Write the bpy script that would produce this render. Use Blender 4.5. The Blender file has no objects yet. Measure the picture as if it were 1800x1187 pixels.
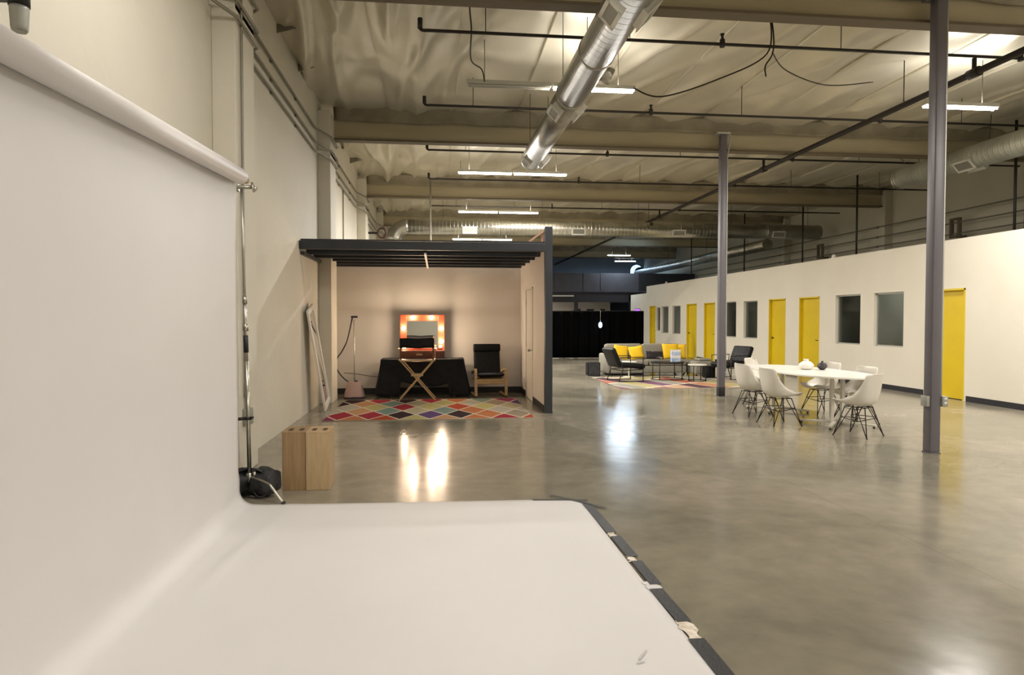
import bpy, bmesh, math, random
from mathutils import Vector, Matrix, noise
PI = math.pi
S = bpy.context.scene
col = S.collection
rnd = random.Random(7)

# ------------------------------------------------------------------ camera
cd = bpy.data.cameras.new('camera'); cam = bpy.data.objects.new('camera', cd); col.objects.link(cam)
cam.location = (0, 0, 1.55)
cam.rotation_euler = (math.radians(90 - 1.626), 0, math.radians(-6.38))
cd.sensor_width = 36; cd.lens = 36 * 1180 / 1800; cd.clip_start = .05; cd.clip_end = 200
S.camera = cam
# ------------------------------------------------------------------ world, exposure
w = bpy.data.worlds.new('world'); S.world = w; w.use_nodes = True
w.node_tree.nodes['Background'].inputs[0].default_value = (.6, .7, 1, 1)
w.node_tree.nodes['Background'].inputs[1].default_value = .02
S.view_settings.view_transform = 'Standard'; S.view_settings.look = 'None'
S.view_settings.gamma = 1; S.view_settings.use_curve_mapping = False
S.view_settings.exposure = 1.15
TUBE_W = 62          # power of one four foot tube pair
TUBE_COL = (1.0, .955, .91)
BULB_W = 8.5

# ------------------------------------------------------------------ materials
def mat(name, c, rough=.6, metal=0, c2=None, scale=8, bump=0, bscale=None, spec=.5, coat=0, stretch=(1, 1, 1), detail=4, lo=.35, hi=.65, emit=None, es=0):
    m = bpy.data.materials.new(name); m.use_nodes = True
    nt = m.node_tree; N = nt.nodes; L = nt.links; b = N['Principled BSDF']
    b.inputs['Base Color'].default_value = (*c, 1); b.inputs['Roughness'].default_value = rough
    b.inputs['Metallic'].default_value = metal; b.inputs['Specular IOR Level'].default_value = spec
    b.inputs['Coat Weight'].default_value = coat; b.inputs['Coat Roughness'].default_value = .1
    tc = N.new('ShaderNodeTexCoord'); mp = N.new('ShaderNodeMapping'); mp.inputs['Scale'].default_value = stretch
    L.new(tc.outputs['Object'], mp.inputs[0])
    if c2:
        n = N.new('ShaderNodeTexNoise'); n.inputs['Scale'].default_value = scale; n.inputs['Detail'].default_value = detail
        r = N.new('ShaderNodeValToRGB'); r.color_ramp.elements[0].position = lo; r.color_ramp.elements[1].position = hi
        r.color_ramp.elements[0].color = (*c, 1); r.color_ramp.elements[1].color = (*c2, 1)
        L.new(mp.outputs[0], n.inputs[0]); L.new(n.outputs[0], r.inputs[0]); L.new(r.outputs[0], b.inputs['Base Color'])
    if bump:
        n2 = N.new('ShaderNodeTexNoise'); n2.inputs['Scale'].default_value = bscale or scale * 4; n2.inputs['Detail'].default_value = 5
        bp = N.new('ShaderNodeBump'); bp.inputs['Strength'].default_value = bump; bp.inputs['Distance'].default_value = .02
        L.new(mp.outputs[0], n2.inputs[0]); L.new(n2.outputs[0], bp.inputs['Height']); L.new(bp.outputs[0], b.inputs['Normal'])
    if emit:
        b.inputs['Emission Color'].default_value = (*emit, 1); b.inputs['Emission Strength'].default_value = es
    return m

def floor_mat():
    m = bpy.data.materials.new('polished_concrete'); m.use_nodes = True
    nt = m.node_tree; N = nt.nodes; L = nt.links; b = N['Principled BSDF']
    tc = N.new('ShaderNodeTexCoord')
    n1 = N.new('ShaderNodeTexNoise'); n1.inputs['Scale'].default_value = .55; n1.inputs['Detail'].default_value = 7; n1.inputs['Roughness'].default_value = .62; n1.inputs['Distortion'].default_value = .6
    n2 = N.new('ShaderNodeTexNoise'); n2.inputs['Scale'].default_value = 5; n2.inputs['Detail'].default_value = 8
    r = N.new('ShaderNodeValToRGB'); e = r.color_ramp.elements
    e[0].position = .33; e[0].color = (.195, .178, .135, 1); e[1].position = .68; e[1].color = (.345, .30, .235, 1)
    k = e.new(.5); k.color = (.262, .238, .180, 1)
    mx = N.new('ShaderNodeMix'); mx.data_type = 'RGBA'; mx.blend_type = 'MULTIPLY'; mx.inputs[0].default_value = .5
    r2 = N.new('ShaderNodeValToRGB'); r2.color_ramp.elements[0].position = .3; r2.color_ramp.elements[0].color = (.7, .7, .68, 1); r2.color_ramp.elements[1].position = .7; r2.color_ramp.elements[1].color = (1.1, 1.08, 1.05, 1)
    for n in (n1, n2): L.new(tc.outputs['Object'], n.inputs[0])
    L.new(n1.outputs[0], r.inputs[0]); L.new(n2.outputs[0], r2.inputs[0])
    L.new(r.outputs[0], mx.inputs[6]); L.new(r2.outputs[0], mx.inputs[7])
    # control joints of the slab
    sx = N.new('ShaderNodeSeparateXYZ'); L.new(tc.outputs['Object'], sx.inputs[0])
    def joint(out, period, off):
        a = N.new('ShaderNodeMath'); a.operation = 'ADD'; a.inputs[1].default_value = off; L.new(out, a.inputs[0])
        p = N.new('ShaderNodeMath'); p.operation = 'PINGPONG'; p.inputs[1].default_value = period / 2; L.new(a.outputs[0], p.inputs[0])
        q = N.new('ShaderNodeMath'); q.operation = 'LESS_THAN'; q.inputs[1].default_value = .006; L.new(p.outputs[0], q.inputs[0]); return q.outputs[0]
    j1 = joint(sx.outputs[0], 5.8, 5.8 - 3.3); j2 = joint(sx.outputs[1], 5.8, 5.8 - 2.3)
    mxx = N.new('ShaderNodeMath'); mxx.operation = 'MAXIMUM'; L.new(j1, mxx.inputs[0]); L.new(j2, mxx.inputs[1])
    sc = N.new('ShaderNodeMath'); sc.operation = 'MULTIPLY'; sc.inputs[1].default_value = .22; L.new(mxx.outputs[0], sc.inputs[0])
    mj = N.new('ShaderNodeMix'); mj.data_type = 'RGBA'; mj.inputs[7].default_value = (.10, .09, .07, 1)
    L.new(sc.outputs[0], mj.inputs[0]); L.new(mx.outputs[2], mj.inputs[6]); L.new(mj.outputs[2], b.inputs['Base Color'])
    rr = N.new('ShaderNodeMapRange'); rr.inputs['From Min'].default_value = .3; rr.inputs['From Max'].default_value = .7
    rr.inputs['To Min'].default_value = .12; rr.inputs['To Max'].default_value = .22
    L.new(n1.outputs[0], rr.inputs['Value']); L.new(rr.outputs[0], b.inputs['Roughness'])
    b.inputs['Specular IOR Level'].default_value = .5
    bp = N.new('ShaderNodeBump'); bp.inputs['Strength'].default_value = .05; bp.inputs['Distance'].default_value = .02
    n3 = N.new('ShaderNodeTexNoise'); n3.inputs['Scale'].default_value = 3; n3.inputs['Detail'].default_value = 3
    L.new(tc.outputs['Object'], n3.inputs[0]); L.new(n3.outputs[0], bp.inputs['Height']); L.new(bp.outputs[0], b.inputs['Normal'])
    return m

def rug_mat(name, a, bb, skew, seed, wobble=.1, muted=False):
    """diamond lattice with a random colour in every cell and cream lines between"""
    m = bpy.data.materials.new(name); m.use_nodes = True
    nt = m.node_tree; N = nt.nodes; L = nt.links; b = N['Principled BSDF']; b.inputs['Roughness'].default_value = .95; b.inputs['Specular IOR Level'].default_value = .1
    tc = N.new('ShaderNodeTexCoord'); sx = N.new('ShaderNodeSeparateXYZ'); L.new(tc.outputs['Object'], sx.inputs[0])
    def M(op, x, y):
        n = N.new('ShaderNodeMath'); n.operation = op
        for i, v in enumerate((x, y)):
            if v is None: continue
            if isinstance(v, (int, float)): n.inputs[i].default_value = v
            else: L.new(v, n.inputs[i])
        return n.outputs[0]
    nz = N.new('ShaderNodeTexNoise'); nz.inputs['Scale'].default_value = 3; L.new(tc.outputs['Object'], nz.inputs[0])
    wob = M('MULTIPLY', M('SUBTRACT', nz.outputs[0], .5), wobble)
    X = M('DIVIDE', sx.outputs[0], a); Y = M('DIVIDE', sx.outputs[1], bb)
    u = M('ADD', M('ADD', M('ADD', X, Y), wob), seed); v = M('ADD', M('ADD', M('SUBTRACT', M('MULTIPLY', X, skew), Y), wob), seed * 2.3)
    fu = M('FLOOR', u, None); fv = M('FLOOR', v, None)
    cb = N.new('ShaderNodeCombineXYZ'); L.new(fu, cb.inputs[0]); L.new(fv, cb.inputs[1])
    wn = N.new('ShaderNodeTexWhiteNoise'); L.new(cb.outputs[0], wn.inputs[0])
    r = N.new('ShaderNodeValToRGB'); r.color_ramp.interpolation = 'CONSTANT'
    cols = [(.30, .025, .04), (.08, .025, .07), (.42, .15, .06), (.38, .34, .22), (.03, .015, .02), (.16, .23, .20), (.24, .035, .09), (.40, .36, .15), (.38, .06, .025), (.28, .22, .16), (.09, .05, .15), (.44, .24, .12), (.38, .35, .28)]
    if muted: cols = [(.30, .14, .12), (.14, .06, .10), (.46, .22, .12), (.46, .40, .28), (.10, .05, .06), (.28, .27, .22), (.34, .18, .20), (.44, .38, .18), (.42, .12, .07), (.35, .28, .20), (.20, .10, .16), (.52, .32, .20), (.50, .46, .36)]
    e = r.color_ramp.elements
    for i, c in enumerate(cols):
        k = e[i] if i < 2 else e.new(i / len(cols))
        k.position = i / len(cols); k.color = (*c, 1)
    L.new(wn.outputs[0], r.inputs[0])
    lu = M('LESS_THAN', M('PINGPONG', u, .5), .042); lv = M('LESS_THAN', M('PINGPONG', v, .5), .042)
    ln = M('MAXIMUM', lu, lv)
    mx = N.new('ShaderNodeMix'); mx.data_type = 'RGBA'; mx.inputs[7].default_value = (.58, .52, .40, 1)
    L.new(ln, mx.inputs[0]); L.new(r.outputs[0], mx.inputs[6]); L.new(mx.outputs[2], b.inputs['Base Color'])
    bp = N.new('ShaderNodeBump'); bp.inputs['Strength'].default_value = .5; bp.inputs['Distance'].default_value = .01
    n2 = N.new('ShaderNodeTexNoise'); n2.inputs['Scale'].default_value = 160; L.new(tc.outputs['Object'], n2.inputs[0]); L.new(n2.outputs[0], bp.inputs['Height']); L.new(bp.outputs[0], b.inputs['Normal'])
    return m

def spiral_mat(name, c, rough, axis):
    m = mat(name, c, rough, 1.0, c2=tuple(v * .72 for v in c), scale=2.5, lo=.3, hi=.7)
    nt = m.node_tree; N = nt.nodes; L = nt.links; b = N['Principled BSDF']
    tc = N.new('ShaderNodeTexCoord'); wv = N.new('ShaderNodeTexWave'); wv.bands_direction = axis; wv.inputs['Scale'].default_value = 2.6; wv.inputs['Distortion'].default_value = .6; wv.inputs['Detail Scale'].default_value = 1.5
    r = N.new('ShaderNodeValToRGB'); r.color_ramp.elements[0].position = .86; r.color_ramp.elements[1].position = .97
    bp = N.new('ShaderNodeBump'); bp.inputs['Strength'].default_value = .7; bp.inputs['Distance'].default_value = .008
    L.new(tc.outputs['Object'], wv.inputs[0]); L.new(wv.outputs[0], r.inputs[0]); L.new(r.outputs[0], bp.inputs['Height']); L.new(bp.outputs[0], b.inputs['Normal'])
    return m

def glass_mat(name, tint=(.80, .81, .78), clear=.75):
    m = bpy.data.materials.new(name); m.use_nodes = True
    nt = m.node_tree; N = nt.nodes; L = nt.links; N.remove(N['Principled BSDF']); o = N['Material Output']
    t = N.new('ShaderNodeBsdfTransparent'); t.inputs[0].default_value = (*tint, 1)
    g = N.new('ShaderNodeBsdfGlossy'); g.inputs['Roughness'].default_value = .03
    fr = N.new('ShaderNodeFresnel'); fr.inputs[0].default_value = 1.5; ge = N.new('ShaderNodeNewGeometry'); iv = N.new('ShaderNodeMath'); iv.operation = 'SUBTRACT'; iv.inputs[0].default_value = 1; L.new(ge.outputs['Backfacing'], iv.inputs[1]); ml = N.new('ShaderNodeMath'); ml.operation = 'MULTIPLY'; L.new(iv.outputs[0], ml.inputs[0]); L.new(fr.outputs[0], ml.inputs[1])
    mx = N.new('ShaderNodeMixShader'); L.new(ml.outputs[0], mx.inputs[0]); L.new(t.outputs[0], mx.inputs[1]); L.new(g.outputs[0], mx.inputs[2]); L.new(mx.outputs[0], o.inputs[0])
    return m

M = {}
M['floor'] = floor_mat()
M['wall_paint'] = mat('painted_concrete_wall', (.60, .565, .47), .75, c2=(.66, .62, .525), scale=.7, bump=.25, bscale=7, lo=.3, hi=.7)
M['right_wall'] = mat('building_wall_paint', (.52, .49, .39), .8, c2=(.56, .53, .43), scale=.6, bump=.1, bscale=20)
M['partition'] = mat('partition_paint', (.74, .69, .57), .65, c2=(.77, .72, .61), scale=1.2, bump=.06, bscale=60)
M['booth_paint'] = mat('booth_wall_paint', (.68, .62, .56), .7, c2=(.71, .65, .59), scale=.8, bump=.05, bscale=60)
M['foil'] = mat('ceiling_insulation_facing', (.68, .63, .50), .30, .30, c2=(.56, .52, .41), scale=.9, bump=.35, bscale=2.2, stretch=(1, .55, 1))
M['foil_rag'] = mat('ragged_insulation_edge', (.30, .26, .18), .6, .1, c2=(.2, .17, .11), scale=2, bump=.3, bscale=8)
M['beam'] = mat('roof_beam_paint', (.43, .37, .24), .55, c2=(.34, .29, .18), scale=1.3, stretch=(.3, 1, 2), bump=.08, bscale=9)
M['flange'] = mat('beam_flange_paint', (.13, .10, .06), .6)
M['base_black'] = mat('black_rubber_base', (.012, .012, .016), .5)
M['dark_paint'] = mat('charcoal_paint', (.022, .025, .030), .5, c2=(.028, .031, .037), scale=3)
M['yellow'] = mat('yellow_door_paint', (.72, .52, .006), .45, c2=(.68, .48, .005), scale=2)
M['alu'] = mat('aluminium_frame', (.55, .55, .50), .4, .6)
M['chrome'] = mat('chrome', (.45, .44, .385), .28, 1)
M['steel'] = mat('brushed_steel', (.5, .48, .42), .35, 1)
M['dark_metal'] = mat('dark_steel', (.02, .018, .016), .45, .4)
M['wire'] = mat('dark_wire', (.045, .035, .025), .4, .7)
M['black_pipe'] = mat('black_iron_pipe', (.022, .017, .013), .55, .2)
M['conduit'] = mat('grey_conduit', (.24, .22, .17), .45, .5)
M['conduit_dim'] = mat('dim_olive_conduit', (.17, .155, .115), .6)
M['column'] = mat('column_paint', (.125, .115, .128), .42, c2=(.14, .128, .142), scale=2)
M['box_grey'] = mat('electrical_box_grey', (.34, .34, .30), .5, .3)
M['duct_y'] = spiral_mat('spiral_duct_metal', (.44, .425, .37), .36, 'Y')
M['duct_x'] = spiral_mat('spiral_duct_metal_cross', (.58, .57, .50), .28, 'X')
M['duct_pale'] = spiral_mat('galvanised_duct_pale', (.74, .75, .65), .42, 'Y'); M['duct_pale'].node_tree.nodes['Principled BSDF'].inputs['Metallic'].default_value = .55
M['register'] = mat('register_white', (.62, .60, .52), .45)
M['grille'] = mat('register_grille', (.30, .29, .25), .5, .4)
M['tube'] = mat('lit_tube', (.9, .9, .9), .4, emit=(1, .95, .86), es=16)
M['tube_off'] = mat('unlit_tube', (.50, .49, .43), .35)
M['tube_blue'] = mat('lit_cool_tube', (.9, .9, .9), .4, emit=(.72, .88, 1), es=11)
M['housing'] = mat('fixture_enamel', (.50, .49, .42), .4)
M['paper'] = mat('seamless_paper', (.66, .64, .625), .62, c2=(.69, .67, .655), scale=.9, bump=.10, bscale=2.2, lo=.3, hi=.7)
M['roll'] = mat('rolled_paper', (.66, .63, .61), .5)
M['cardboard'] = mat('cardboard_core', (.42, .30, .18), .8)
M['tape'] = mat('black_gaffer_tape', (.014, .014, .015), .5, bump=.2, bscale=60)
M['torn'] = mat('torn_tape_residue', (.55, .45, .33), .8, c2=(.8, .74, .66), scale=25)
M['smudge'] = mat('paper_smudge', (.52, .505, .49), .8)
M['ply_a'] = mat('apple_box_birch', (.42, .29, .15), .5, c2=(.50, .36, .20), scale=5, stretch=(6, 6, .8), lo=.3, hi=.7)
M['ply_b'] = mat('apple_box_oak', (.27, .165, .075), .5, c2=(.36, .235, .115), scale=5, stretch=(7, 7, .6), lo=.3, hi=.7)
M['hole'] = mat('hand_hole_dark', (.06, .035, .02), .9)
M['nylon'] = mat('black_nylon', (.012, .012, .014), .6, c2=(.03, .03, .034), scale=9, bump=.5, bscale=30)
M['cloth'] = mat('black_tablecloth', (.005, .006, .008), .9, c2=(.010, .011, .014), scale=6, bump=.4, bscale=20)
M['mirror'] = mat('mirror_glass', (.86, .88, .86), .03, 1)
M['white_wood'] = mat('white_painted_wood', (.66, .62, .55), .45)
M['orange_wood'] = mat('orange_lacquered_wood', (.24, .035, .010), .4, c2=(.20, .028, .008), scale=5)
M['brown_wood'] = mat('brown_stained_wood', (.17, .05, .022), .4, c2=(.12, .035, .016), scale=6, stretch=(1, 5, 5))
M['light_wood'] = mat('light_birch_wood', (.56, .39, .20), .45, c2=(.46, .31, .15), scale=7, stretch=(1, 1, 5))
M['bulb'] = mat('lit_bulb', (1, .95, .85), .3, emit=(1, .80, .52), es=26)
M['bulb_off'] = mat('unlit_bulb', (.85, .8, .7), .25)
M['leather'] = mat('black_leather', (.004, .0042, .0045), .5, c2=(.007, .0072, .0075), scale=14, bump=.25, bscale=40)
M['leather'].node_tree.nodes['Principled BSDF'].inputs['Specular IOR Level'].default_value = .22
M['pink_plastic'] = mat('dusty_pink_plastic', (.50, .33, .29), .4)
M['purple_plastic'] = mat('dark_purple_plastic', (.05, .02, .045), .45)
M['hose'] = mat('dark_hose', (.035, .025, .04), .6, bump=.6, bscale=120)
M['white_plastic'] = mat('white_moulded_plastic', (.74, .70, .62), .35)
M['table_white'] = mat('white_laminate', (.80, .78, .71), .3)
M['table_leg'] = mat('white_enamelled_steel', (.62, .59, .50), .4)
M['ceramic_white'] = mat('white_ceramic', (.80, .77, .71), .2)
M['ceramic_dark'] = mat('charcoal_ceramic', (.035, .03, .035), .45)
M['sofa'] = mat('grey_linen', (.235, .22, .175), .9, c2=(.28, .26, .21), scale=20, bump=.2, bscale=120)
M['cushion_y'] = mat('yellow_cotton', (.85, .54, .012), .8, c2=(.76, .47, .01), scale=5, bump=.2, bscale=14)
M['cushion_d'] = mat('dark_print_cotton', (.014, .010, .014), .8, c2=(.40, .37, .33), scale=9, lo=.60, hi=.64)
M['book'] = mat('pale_blue_print', (.33, .47, .72), .5, c2=(.62, .72, .84), scale=9)
M['book_white'] = mat('white_print_band', (.82, .82, .82), .5)
M['rug_booth'] = rug_mat('booth_rug_weave', .47, .95, 1.0, .3, .10)
M['rug_lounge'] = rug_mat('lounge_rug_weave', .5, 1.5, .25, .7, .10, True)
M['rug_edge'] = mat('rug_binding', (.45, .40, .30), .9)
M['curtain'] = mat('black_drape', (.0016, .0016, .0018), .95, spec=.05)
M['mezz'] = mat('mezzanine_panel', (.045, .045, .052), .6, c2=(.055, .055, .065), scale=2)
M['mezz_dark'] = mat('mezzanine_fascia_dark', (.014, .013, .016), .6)
M['far_wall'] = mat('far_wall_paint', (.30, .35, .42), .7, c2=(.36, .41, .48), scale=.6)
M['pane'] = glass_mat('window_glass')
M['dark_room'] = mat('dim_office_wall', (.34, .35, .31), .8, c2=(.42, .43, .39), scale=.5)
M['purple_glow'] = mat('purple_lit_pane', (.3, .1, .6), .5, emit=(.32, .08, .85), es=.9)
M['blue_glow'] = mat('pale_blue_lamp_glass', (.7, .85, 1), .4, emit=(.55, .75, 1), es=4)
M['far_glow'] = mat('skylight_and_glow', (.7, .85, 1), .4, emit=(.40, .64, 1), es=1.0)  # serves the skylight and the arch imitating a reflected glow
M['brace_wood'] = mat('bare_stud_wood', (.50, .30, .20), .7, c2=(.42, .25, .16), scale=6, stretch=(1, 6, 1))
M['red_metal'] = mat('dull_red_metal', (.07, .025, .018), .5)
M['white_cap'] = mat('white_sensor_plastic', (.75, .72, .64), .4)

# ------------------------------------------------------------------ mesh builder
class MB:
    def __init__(s): s.bm = bmesh.new()
    def _face(s, vs, smooth=False, mi=0):
        try: f = s.bm.faces.new(vs); f.smooth = smooth; f.material_index = mi; return f
        except ValueError: return None
    def box(s, x0, x1, y0, y1, z0, z1, mx=None, mi=0):
        vs = [s.bm.verts.new((mx @ Vector(p)) if mx else p) for p in ((x0, y0, z0), (x1, y0, z0), (x1, y1, z0), (x0, y1, z0), (x0, y0, z1), (x1, y0, z1), (x1, y1, z1), (x0, y1, z1))]
        for q in ((0, 3, 2, 1), (4, 5, 6, 7), (0, 1, 5, 4), (1, 2, 6, 5), (2, 3, 7, 6), (3, 0, 4, 7)): s._face([vs[i] for i in q], mi=mi)
        return s
    def rbox(s, x0, x1, y0, y1, z0, z1, r=.01, seg=2, mx=None, smooth=True):
        b = bmesh.new(); bmesh.ops.create_cube(b, size=1)
        for v in b.verts: v.co = Vector((x0 + (v.co.x + .5) * (x1 - x0), y0 + (v.co.y + .5) * (y1 - y0), z0 + (v.co.z + .5) * (z1 - z0)))
        bmesh.ops.bevel(b, geom=b.edges[:], offset=r, segments=seg, profile=.5, affect='EDGES')
        mp = {v: s.bm.verts.new((mx @ v.co) if mx else v.co) for v in b.verts}
        for f in b.faces: s._face([mp[v] for v in f.verts], smooth)
        b.free(); return s
    def bar(s, p, q, wx, wz, up=(0, 0, 1)):
        """rectangular bar from p to q"""
        p = Vector(p); q = Vector(q); d = (q - p); l = d.length; d.normalize(); up = Vector(up)
        if abs(d.dot(up)) > .98: up = Vector((0, 1, 0))
        sd = d.cross(up).normalized(); u = sd.cross(d)
        m = Matrix((sd, d, u)).transposed().to_4x4(); m.translation = p
        return s.box(-wx / 2, wx / 2, 0, l, -wz / 2, wz / 2, m)
    def tube(s, pts, r, seg=10, cap=True, closed=False):
        pts = [Vector(p) for p in pts]; n = len(pts); rs = r if isinstance(r, (list, tuple)) else [r] * n
        rings = []; prev = None
        for i, p in enumerate(pts):
            if closed: d = pts[(i + 1) % n] - pts[i - 1]
            else: d = (pts[min(i + 1, n - 1)] - pts[max(i - 1, 0)])
            d.normalize()
            if prev is None:
                a = Vector((0, 0, 1)) if abs(d.z) < .9 else Vector((1, 0, 0)); u = d.cross(a).normalized()
            else:
                u = (prev - d * prev.dot(d)).normalized()
            prev = u; v = d.cross(u)
            rings.append([s.bm.verts.new(p + (u * math.cos(t) + v * math.sin(t)) * rs[i]) for t in (2 * PI * k / seg for k in range(seg))])
        for i in range(n if closed else n - 1):
            a, b = rings[i], rings[(i + 1) % n]
            for k in range(seg): s._face([a[k], a[(k + 1) % seg], b[(k + 1) % seg], b[k]], True)
        if cap and not closed: s._face(rings[0][::-1]); s._face(rings[-1])
        return s
    def lathe(s, prof, c=(0, 0, 0), seg=24, smooth=True):
        rings = [[s.bm.verts.new((c[0] + r * math.cos(2 * PI * k / seg), c[1] + r * math.sin(2 * PI * k / seg), c[2] + z)) for k in range(seg)] for r, z in prof]
        for a, b in zip(rings, rings[1:]):
            for k in range(seg): s._face([a[k], a[(k + 1) % seg], b[(k + 1) % seg], b[k]], smooth)
        if prof[0][0] > 1e-5: s._face(rings[0][::-1])
        if prof[-1][0] > 1e-5: s._face(rings[-1])
        bmesh.ops.remove_doubles(s.bm, verts=s.bm.verts[:], dist=1e-6)
        return s
    def prism(s, poly, z0, z1, mx=None):
        a = [s.bm.verts.new((mx @ Vector((x, y, z0))) if mx else (x, y, z0)) for x, y in poly]; b = [s.bm.verts.new((mx @ Vector((x, y, z1))) if mx else (x, y, z1)) for x, y in poly]
        s._face(a[::-1]); s._face(b); n = len(poly)
        for k in range(n): s._face([a[k], a[(k + 1) % n], b[(k + 1) % n], b[k]])
        return s
    def grid(s, f, nu, nv, smooth=True, flip=False):
        g = [[s.bm.verts.new(f(i / nu, j / nv)) for j in range(nv + 1)] for i in range(nu + 1)]
        for i in range(nu):
            for j in range(nv):
                q = [g[i][j], g[i + 1][j], g[i + 1][j + 1], g[i][j + 1]]
                s._face(q[::-1] if flip else q, smooth)
        return s
    def sphere(s, c, r, seg=16, sz=1):
        n = seg // 2
        return s.lathe([(max(r * math.sin(PI * i / n), 0), -r * sz * math.cos(PI * i / n)) for i in range(n + 1)], c, seg)
    def build(s, name, m, parent=None, bevel=0):
        me = bpy.data.meshes.new(name); s.bm.normal_update(); s.bm.to_mesh(me); s.bm.free()
        o = bpy.data.objects.new(name, me); col.objects.link(o)
        for mm in (m if isinstance(m, (list, tuple)) else [m]): me.materials.append(M[mm])
        if parent: o.parent = parent
        if bevel:
            b = o.modifiers.new('bevel', 'BEVEL'); b.width = bevel; b.segments = 2; b.limit_method = 'ANGLE'
        return o

def tag(o, label=None, cat=None, group=None, kind=None):
    if label: o['label'] = label
    if cat: o['category'] = cat
    if group: o['group'] = group
    if kind: o['kind'] = kind
    return o
def thing(name, label, cat, loc=(0, 0, 0), rz=0, group=None, kind=None):
    o = bpy.data.objects.new(name, None); col.objects.link(o); o.empty_display_size = .2
    o.location = loc; o.rotation_euler = (0, 0, rz); return tag(o, label, cat, group, kind)
def children(o): return [c for c in bpy.data.objects if c.parent == o]
def copy_tree(o, parent=None):
    kids = children(o); c = o.copy(); col.objects.link(c)
    if parent: c.parent = parent
    for k in kids: copy_tree(k, c)
    return c
def struct(name, mb, m, label=None, cat=None, parent=None, bevel=0):
    o = mb.build(name, m, parent, bevel)
    return tag(o, label, cat, kind='structure')
def arc(cx, cy, r, a0, a1, n): return [(cx + r * math.cos(a0 + (a1 - a0) * i / n), cy + r * math.sin(a0 + (a1 - a0) * i / n)) for i in range(n + 1)]
def smooth_path(P, n=8):
    P = [Vector(p) for p in P]; out = []
    for i in range(len(P) - 1):
        a = P[max(i - 1, 0)]; b = P[i]; c = P[i + 1]; d = P[min(i + 2, len(P) - 1)]
        for k in range(n):
            t = k / n
            out.append(.5 * ((2 * b) + (c - a) * t + (2 * a - 5 * b + 4 * c - d) * t * t + (3 * b - 3 * c + d - a) * t ** 3))
    out.append(P[-1]); return out

# ------------------------------------------------------------------ fixtures: light first
CEIL = 5.55
def area(name, loc, sx, sy, power, colr, parent=None, up=False):
    l = bpy.data.lights.new(name, 'AREA'); l.shape = 'RECTANGLE'; l.size = sx; l.size_y = sy; l.energy = power; l.color = colr
    o = bpy.data.objects.new(name, l); col.objects.link(o); o.location = loc
    if up: o.rotation_euler = (PI, 0, 0)
    if parent: o.parent = parent
    return o
def hanger(root, p, q, r_=.006): MB().tube([p, q], r_, 6).build('hanger', 'wire', root)
def tube_half(root, x0, lit, power, cool=False):
    """one four foot half of a strip fixture, x0 is its left end in the root's frame"""
    m = MB(); m.box(x0, x0 + 1.2, -.055, .055, .0, .05); m.prism([(x0, -.055), (x0 + 1.2, -.055), (x0 + 1.2, .055), (x0, .055)], .05, .055)
    m.build('housing', 'housing', root, .006)
    for y in (-.035, .035):
        MB().tube([(x0 + .02, y, -.018), (x0 + 1.18, y, -.018)], .013, 10).build('tube', ('tube_blue' if cool else 'tube') if lit else 'tube_off', root)
    if lit:
        area('tube_glow', (x0 + .6, 0, -.034), 1.16, .09, power, (.75, .88, 1) if cool else TUBE_COL, root)
        area('tube_glow', (x0 + .6, 0, .062), 1.1, .06, power * .13, (.75, .88, 1) if cool else TUBE_COL, root, True)
def strip_light(x, y, z, halves, label, power=TUBE_W, cool=False, group='hanging fluorescent strip lights'):
    r = thing('strip_light', label, 'ceiling light', (x, y, z), 0, group)
    for i, lit in enumerate(halves): tube_half(r, i * 1.225, lit, power, cool)
    n = len(halves)
    for hx in (.25, n * 1.225 - .27): hanger(r, (hx, 0, .05), (hx, 0, CEIL - z + .02), .005)
    return r
strip_light(.43, 9.56, 4.85, (0, 1), 'hanging strip light beyond the near duct, its left half unlit and right half glowing')
strip_light(.46, 14.8, 4.75, (1, 1), 'glowing strip light seen just beneath the end of the near spiral duct', power=TUBE_W * 1.4)
strip_light(.64, 20.2, 4.75, (1, 1), 'glowing strip light just above the far cross duct', power=TUBE_W * 1.8)
strip_light(.62, 27.2, 4.75, (1, 1), 'glowing strip light seen right above the dark beams of the makeup booth', power=TUBE_W * 1.8)
strip_light(7.27, 9.42, 4.75, (1,), 'bright strip light glowing on both sides of the near grey column', power=TUBE_W * 1.5)
strip_light(8.55, 33.2, 4.75, (1,), 'upper of two cool white strip lights far away above the dark mezzanine', cool=True, power=TUBE_W * .6)
strip_light(9.85, 36.6, 4.75, (1,), 'lower of two cool white strip lights far away above the dark mezzanine', cool=True, power=TUBE_W * .6)
# the rows that light the studio above and behind the photographer (out of view)
for (x, y, k, lb) in ((-1.5, 4.2, .22, 'strip light over the paper sweep, above the picture'), (7.27, 3.4, 1.2, 'strip light near the offices, above the picture'), (.45, -2.2, .35, 'strip light behind the photographer on the left'), (5.2, -2.2, 1.0, 'strip light behind the photographer on the right')):
    strip_light(x, y, 4.75, (1, 1), lb, power=TUBE_W * k)

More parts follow.
